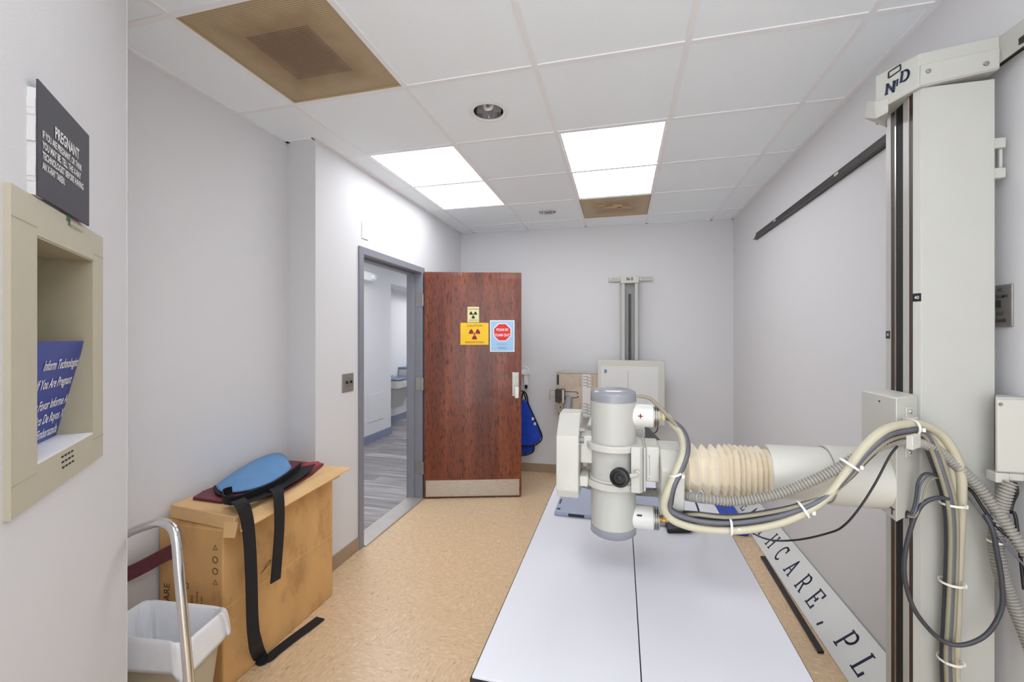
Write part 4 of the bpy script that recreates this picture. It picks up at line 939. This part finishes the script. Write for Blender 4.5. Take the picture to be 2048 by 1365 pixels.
Q = lambda x, y, Y: onY(x, y, Y)
cords = STAND
def cable(pts, r, mt, nm='cable', par=None, lab=None, **k):
    return obj(nm, MB().sweep(pts, r, **k), mt, par or cords, label=lab, ang=80)
main = [(1346, 850, 1.47), (1362, 872, 1.43), (1366, 905, 1.36), (1352, 945, 1.33), (1334, 985, 1.32), (1328, 1015, 1.33), (1345, 1040, 1.335), (1390, 1056, 1.335), (1460, 1062, 1.335), (1540, 1052, 1.335), (1605, 1028, 1.335), (1655, 992, 1.335), (1695, 940, 1.34), (1730, 893, 1.345), (1770, 860, 1.36), (1812, 849, 1.40), (1840, 849, 1.43)]
def off(lst, dx, dy, dY=0): return [Q(x+dx, y+dy, Y+dY) for x, y, Y in lst]
def lay(lst, k, dY=0, st=0):       # k = how far inside the sweep: above it in the sag, below it over the arch
    o_ = []
    for i, (x, y, Y) in enumerate(lst):
        n_ = i+st; w2 = min(1, max(0, (n_-9.5)/3)); ux, uy = (1, 0) if n_ < 4 else ((.8, -.6) if n_ < 6 else (0, -1))
        k_ = k*(.55 if n_ < 4 else 1); o_.append(Q(x+ux*k_*(1-w2)+k*.25*w2, y+uy*k*(1-w2)+k*.85*w2, Y+dY))
    return o_
drop = [(1880, 868, 1.455), (1908, 905, 1.462), (1922, 950, 1.465), (1923, 1010, 1.47), (1918, 1100, 1.48), (1912, 1250, 1.485), (1908, 1480, 1.49)]
cable([Q(1333, 832, 1.485)]+off(main, 0, 0)+off(drop, 0, 0), .0112, 'cream_c', lab='thick cream cable', n=16)
cable([Q(1330, 1030, 1.49), Q(1342, 1036, 1.44)]+lay(main[7:], 10, .024, 7)+off([(1862, 869, 1.465), (1888, 905, 1.475), (1905, 955, 1.48), (1908, 1020, 1.483)], 0, 0)+off(drop[4:], -8, 0, .0), .0108, 'cream_c', lab='thick cream cable', n=16)
gd = [(1866, 893, 1.452), (1885, 945, 1.452), (1900, 1000, 1.452), (1906, 1060, 1.455), (1904, 1165, 1.46), (1900, 1250, 1.46), (1897, 1320, 1.46), (1905, 1480, 1.46)]
cable([Q(1274, 792, 1.47), Q(1300, 798, 1.465), Q(1322, 818, 1.46), Q(1336, 834, 1.455), Q(1356, 858, 1.45)]+lay(main[2:], 8, .018, 2)+off(gd, 8, 0), .0058, 'olive_c', lab='olive cable')
cable([Q(1333, 836, 1.472)]+lay(main, 15, -.004)+off(gd, 0, 0), .0070, 'grey_c', lab='mid grey cable')
cable([Q(1333, 838, 1.478)]+lay(main, 19, .010)+off(gd, -9, 0, .004), .0062, 'dgrey_c', lab='dark grey cable')
cable([Q(1332, 1034, 1.485), Q(1350, 1034, 1.40)]+lay(main[7:], 26, .0, 7)+off(gd, -5, 4, -.006), .0052, 'olive_c', lab='olive cable')
cable([Q(1332, 1028, 1.485), Q(1352, 1024, 1.42)]+lay(main[7:], 30, .015, 7)+off(gd, -14, 2, .012), .0045, 'dgrey_c')
def tie(c, d, r, rx=1):
    d = V(d).normalized(); return obj('cable_tie', MB().lathe([(r, -.003), (r+.0018, -.003), (r+.0018, .003), (r, .003), (r, -.003)], c, d, n=24, cap=False).box(-.004, .004, -.004, .004, -.005, .005, o=c+V((r, -.006, -.004))), 'tie', cords)
for x, y, Y, d, r in ((1351, 948, 1.335, (-.4, 0, 1), .020), (1460, 1054, 1.335, (1, 0, 0), .022), (1606, 1020, 1.335, (1, 0, .6), .023), (1699, 930, 1.345, (.7, 0, 1), .024), (1824, 856, 1.41, (1, .3, 0), .022), (1905, 1008, 1.462, (0, 0, 1), .026), (1903, 1165, 1.468, (0, 0, 1), .026), (1900, 1320, 1.468, (0, 0, 1), .026)):
    tie(Q(x, y, Y), d, r)
hose = STAND
hp = [(1168, 968, 1.52), (1215, 980, 1.58), (1275, 984, 1.58), (1340, 988, 1.50), (1400, 997, 1.36), (1470, 1003, 1.35), (1540, 993, 1.345), (1610, 968, 1.345), (1680, 935, 1.35), (1735, 903, 1.36), (1785, 884, 1.395), (1830, 884, 1.435), (1866, 896, 1.46), (1905, 925, 1.465), (1945, 962, 1.465), (1985, 1010, 1.45), (2040, 1090, 1.42), (2100, 1170, 1.39)]
obj('corrugated_hose', MB().sweep([Q(*p) for p in hp], .0145, n=14, rib=.26, pitch=.0085), 'hose', hose, ang=20)
h2 = JBOX
obj('corrugated_hose', MB().sweep([Q(x, y, Y) for x, y, Y in ((2020, 965, 1.44), (2010, 990, 1.44), (1996, 1040, 1.45), (1992, 1090, 1.455), (2000, 1140, 1.45), (2018, 1190, 1.45), (2040, 1240, 1.44), (2075, 1330, 1.42))], .0165, n=14, rib=.26, pitch=.0085), 'hose', h2, ang=20)
obj('cable_tie', MB().lathe([(.017, -.003), (.0195, -.003), (.0195, .003), (.017, .003), (.017, -.003)], Q(1993, 1083, 1.455), (0, 0, 1), n=20, cap=False), 'tie', h2)
def cord(label, pts, r, mt, n=10):
    return obj('cord', MB().sweep([Q(*p) for p in pts], r, n=n), mt, JBOX if 'junction' in label else STAND, ang=80, label=label)
cord('dark grey cord making a big loop down the front of the column', [(1897, 998, 1.445), (1870, 997, 1.44), (1840, 1015, 1.44), (1818, 1070, 1.445), (1808, 1140, 1.45), (1822, 1205, 1.45), (1850, 1250, 1.45), (1888, 1284, 1.444), (1930, 1290, 1.43), (1975, 1268, 1.43), (2003, 1218, 1.43), (2003, 1160, 1.43), (1993, 1100, 1.43), (1985, 1060, 1.43), (1970, 1030, 1.44)], .0058, 'dgrey_c')
cord('thin black cord hanging from the carriage down to the table edge', [(1795, 893, 1.37), (1778, 915, 1.365), (1750, 968, 1.36), (1720, 1015, 1.36), (1690, 1050, 1.37), (1660, 1066, 1.40), (1590, 1081, 1.45), (1530, 1078, 1.6), (1480, 1050, 1.8), (1440, 1012, 2.05), (1400, 985, 2.25), (1385, 970, 2.4)], .0028, 'black')
cord('grey wire arching from the carriage hole, outermost of three', [(1814, 1029, 1.447), (1824, 1025, 1.44), (1831, 1000, 1.44), (1836, 965, 1.44), (1850, 948, 1.45), (1875, 951, 1.455), (1890, 956, 1.46)], .0036, 'dgrey_c')
cord('grey wire arching from the carriage hole, middle of three', [(1813, 1031, 1.447), (1827, 1030, 1.437), (1835, 1005, 1.44), (1841, 972, 1.44), (1856, 953, 1.45), (1875, 956, 1.455), (1890, 960, 1.46)], .0026, 'grey_c')
cord('grey wire arching from the carriage hole, innermost of three', [(1813, 1033, 1.447), (1830, 1034, 1.435), (1842, 1010, 1.44), (1850, 980, 1.44), (1862, 960, 1.45), (1878, 957, 1.455), (1890, 963, 1.46)], .0022, 'olive_c')
cord('black cord running behind the hose towards lower right, upper one', [(1925, 970, 1.475), (1945, 985, 1.475), (1968, 1020, 1.46), (1995, 1055, 1.44), (2030, 1085, 1.42), (2070, 1125, 1.40)], .004, 'black')
cord('grey cord running towards lower right below the hose', [(1925, 985, 1.478), (1950, 1010, 1.475), (1985, 1060, 1.44), (2020, 1100, 1.425), (2070, 1155, 1.40)], .003, 'grey_c')
cord('black cord curling under the junction box', [(2030, 965, 1.43), (2034, 985, 1.43), (2026, 1005, 1.44), (2022, 1025, 1.44), (2032, 1040, 1.43), (2048, 1180, 1.42)], .004, 'black')
cord('dark cord lying from behind the tube onto the table', [(1335, 985, 1.6), (1365, 985, 1.7), (1388, 1000, 1.85), (1398, 1025, 1.9), (1398, 1042, 1.93)], .004, 'dgrey_c')

# ================================================================ far wall stand and neighbours
YB = 4.545
t = thing('wall_stand', 'cream wall mounted cassette stand with square board on far wall', 'wall stand', (.09, 4.4, .6))
a, b_ = onY(1217, 556, 4.54), onY(1305, 562, 4.54)
wst = t
obj('mounting_plate', MB().box(a.x, b_.x, 4.53, 4.548, b_.z, a.z-.003), 'beige', t, bevel=.002)
m_ = MB()
for x in (1221, 1238, 1281, 1301): m_.lathe([(.006, 0), (.006, .003)], onY(x, 559, 4.53), (0, -1, 0), n=12)
obj('screws', m_, 'steel', t)
a, b_ = onY(1241, 553, 4.40), onY(1278, 566, 4.40)
hd = obj('head_cover', MB().box(a.x, b_.x, 4.40, 4.53, b_.z, a.z), 'beige2', t, bevel=.004)
m_ = MB(); p = onY(1253, 561, 4.399)
for k, ch in enumerate('NHD'): serif(m_, ch, p+V((k*.022, -.0, 0)), (1, 0, 0), UP, .026 if k != 1 else .018, .2, .1)
obj('logo', m_, 'text_n', hd, smooth_=False)
zA, zB = b_.z, .35
x0, x1 = onY(1243, 600, 4.42).x, onY(1276, 600, 4.42).x; ww = x1-x0
obj('column_profile', MB().box(x0, x0+ww*.2, 4.41, 4.545, zB, zA).box(x1-ww*.2, x1, 4.41, 4.545, zB, zA).box(x0, x1, 4.50, 4.545, zB, zA), 'beige', t, bevel=.002)
obj('track_insert', MB().box(x0+ww*.3, x1-ww*.3, 4.47, 4.50, zB, zA-.06), 'grey', t)
obj('dark_slot', MB().box(x0+ww*.42, x0+ww*.60, 4.468, 4.47, zB, zA-.10), 'rail', t, label='dark vertical slot')
a, b_ = onY(1195, 721, 4.28), onY(1330, 853, 4.28)
bd = obj('cassette_board', MB().box(a.x, b_.x, 4.28, 4.40, b_.z, a.z), 'panelf', t, bevel=.006)
obj('board_face', MB().box(a.x+.03, b_.x-.06, 4.277, 4.28, b_.z+.1, a.z-.055), 'panelw', bd, bevel=.0015)
cx = onY(1256, 760, 4.276).x
obj('centre_line', MB().box(cx-.002, cx+.002, 4.2755, 4.277, b_.z+.15, a.z-.1), 'grey', bd)
p = onY(1211, 743, 4.276); obj('emblem', MB().box(p.x-.012, p.x+.012, 4.2755, 4.277, p.z-.017, p.z+.017), mat('emblem_blue', (110, 130, 150), .5, noise=.1), bd)
obj('carriage_arm', MB().box(x0-.03, x1+.03, 4.40, 4.46, b_.z+.15, a.z-.12), 'beige', t)
t = thing('cassette_tray', 'stained metal tray plate pulled out left of the cassette board', 'cassette tray', (-.4, 4.35, .66))
a, b_ = onY(1112, 744, 4.33), onY(1199, 836, 4.33)
pl_ = obj('tray_plate', MB().box(a.x, b_.x, 4.335, 4.35, b_.z, a.z), 'tan', t, bevel=.003)
obj('tray_frame', MB().box(a.x-.004, b_.x, 4.325, 4.355, a.z-.008, a.z+.008).box(a.x-.004, a.x+.008, 4.325, 4.355, b_.z, a.z-.008).box(a.x+.03, b_.x, 4.325, 4.355, b_.z-.004, b_.z+.010), 'beige', t)
sx0, sx1 = onY(1165, 750, 4.334).x, onY(1181, 750, 4.334).x
sc = obj('scale_strip', MB().box(sx0, sx1, 4.331, 4.335, b_.z+.01, a.z-.018), 'panelw', pl_)
m_ = MB()
for base in (a.z-.045, b_.z+.13):
    for k in range(4): m_.box(sx0+.005, sx1-.02, 4.330, 4.331, base-.03*k, base-.03*k+.004).box(sx0+.04, sx1, 4.330, 4.331, base-.03*k-.012, base-.03*k-.008)
    for k in range(7):
        m_.box(sx0-.03, sx0-.022, 4.333, 4.335, base-.016*k, base-.016*k+.004).box(sx1+.02, sx1+.028, 4.333, 4.335, base-.016*k, base-.016*k+.004)
obj('scale_marks', m_, 'text_k', sc, smooth_=False)
m_ = MB()
for (x0_, y0_, x1_, y1_) in ((1128, 783, 1154, 785), (1140, 795, 1155, 797), (1113, 750, 1118, 770)):
    p, q = onY(x0_, y0_, 4.334), onY(x1_, y1_, 4.334); m_.box(p.x, q.x, 4.332, 4.335, q.z, p.z)
for (x, y) in ((1118, 806), (1121, 815), (1118, 828), (1155, 787), (1156, 794)): m_.lathe([(.008, 0), (.008, .003)], onY(x, y, 4.335), (0, -1, 0), n=10)
obj('slots', m_, 'rail', pl_, smooth_=False)
p, q = onY(1111, 779, 4.28), onY(1129, 805, 4.28)
cl = obj('tray_clamp', MB().box(p.x, q.x, 4.25, 4.335, q.z, p.z), 'rail', t, bevel=.003)
obj('clamp_face', MB().box(q.x-.02, q.x, 4.245, 4.25, q.z, p.z), 'steel', cl)
hx = p.x-.055; obj('clamp_handle', MB().sweep([(p.x, 4.27, p.z-.008), (hx+.01, 4.27, p.z-.008), (hx, 4.27, p.z-.02), (hx, 4.27, q.z+.03), (hx+.01, 4.27, q.z+.018), (p.x, 4.27, q.z+.018)], .0045), 'steel', cl)
obj('grip_tube', MB().lathe([(.045, 0), (.038, .36), (.03, .365)], onY(1126, 868, 4.20), (onY(1139, 790, 4.30)-onY(1126, 868, 4.20)), n=28), 'grey', t, label='grey cylindrical grip')
obj('cord', MB().sweep([(.36, 4.43, .60), (.34, 4.42, .52), (.28, 4.41, .50), (.21, 4.41, .55), (.18, 4.42, .62)], .005, 8), 'black', wst, ang=80)
# things behind the door edge
YH = 4.47
t = thing('wall_hook', 'white round hook with short cord on the wall by the door edge', 'hook', (onY(1048, 750, YH).x, YH, onY(1048, 780, YH).z))
c = onY(1049, 741, YH); m_ = MB()
pts = [c+V((math.cos(a)*.045, 0, math.sin(a)*.035)) for a in [math.radians(q) for q in range(-60, 250, 25)]]
obj('hook_ring', MB().sweep(pts, .008), 'white', t)
obj('hook_body', MB().prism([(c.x-.04, YH, c.z-.05), (c.x+.045, YH, c.z-.05), (c.x+.045, YH+.05, c.z-.05), (c.x-.04, YH+.05, c.z-.05)], [(c.x-.045, YH, c.z), (c.x+.045, YH, c.z), (c.x+.045, YH+.05, c.z), (c.x-.045, YH+.05, c.z)]).box(c.x-.01, c.x+.03, YH+.01, YH+.04, c.z-.16, c.z-.05), 'grid', t, bevel=.004)
q = onY(1052, 774, YH); obj('plug', MB().box(q.x-.012, q.x+.012, YH, YH+.03, q.z-.02, q.z+.02), 'black', t)
t = thing('hanging_apron', 'royal blue lead apron hanging on the far wall behind the door', 'apron', onY(1055, 905, 4.42))
def ap(pxs, Y, th): return MB().ext([onY(x, y, Y) for x, y in pxs], (0, th, 0))
obj('apron_body', ap([(1020, 805), (1048, 800), (1056, 806), (1066, 830), (1075, 852), (1083, 873), (1078, 884), (1062, 893), (1040, 893), (1020, 895)], 4.44, .04), 'royal', t, bevel=.012)
obj('lower_panel', ap([(1020, 885), (1045, 885), (1068, 889), (1066, 903), (1050, 910), (1020, 911)], 4.47, .03), 'royal', t, bevel=.01)
obj('edge_binding', MB().sweep([onY(*p, 4.44) for p in ((1054, 803), (1066, 829), (1076, 852), (1084, 873), (1079, 885), (1062, 894), (1040, 894))], .007, 8).sweep([onY(*p, 4.47) for p in ((1068, 890), (1066, 904), (1050, 911), (1030, 912))], .007, 8), 'strap', t)
obj('hanging_loop', MB().sweep([onY(*p, 4.44) for p in ((1042, 812), (1046, 785), (1053, 790), (1056, 806))], .008, 8).sweep([onY(*p, 4.46) for p in ((1038, 812), (1042, 782), (1051, 796), (1050, 815))], .008, 8), 'strap', t)
m_ = MB()
for p in ((1066, 838), (1070, 848)): m_.box(-.012, .012, -.01, .0, -.014, .014, o=onY(*p, 4.44))
obj('buckle', m_, 'white', t, label='small white buckle tabs')
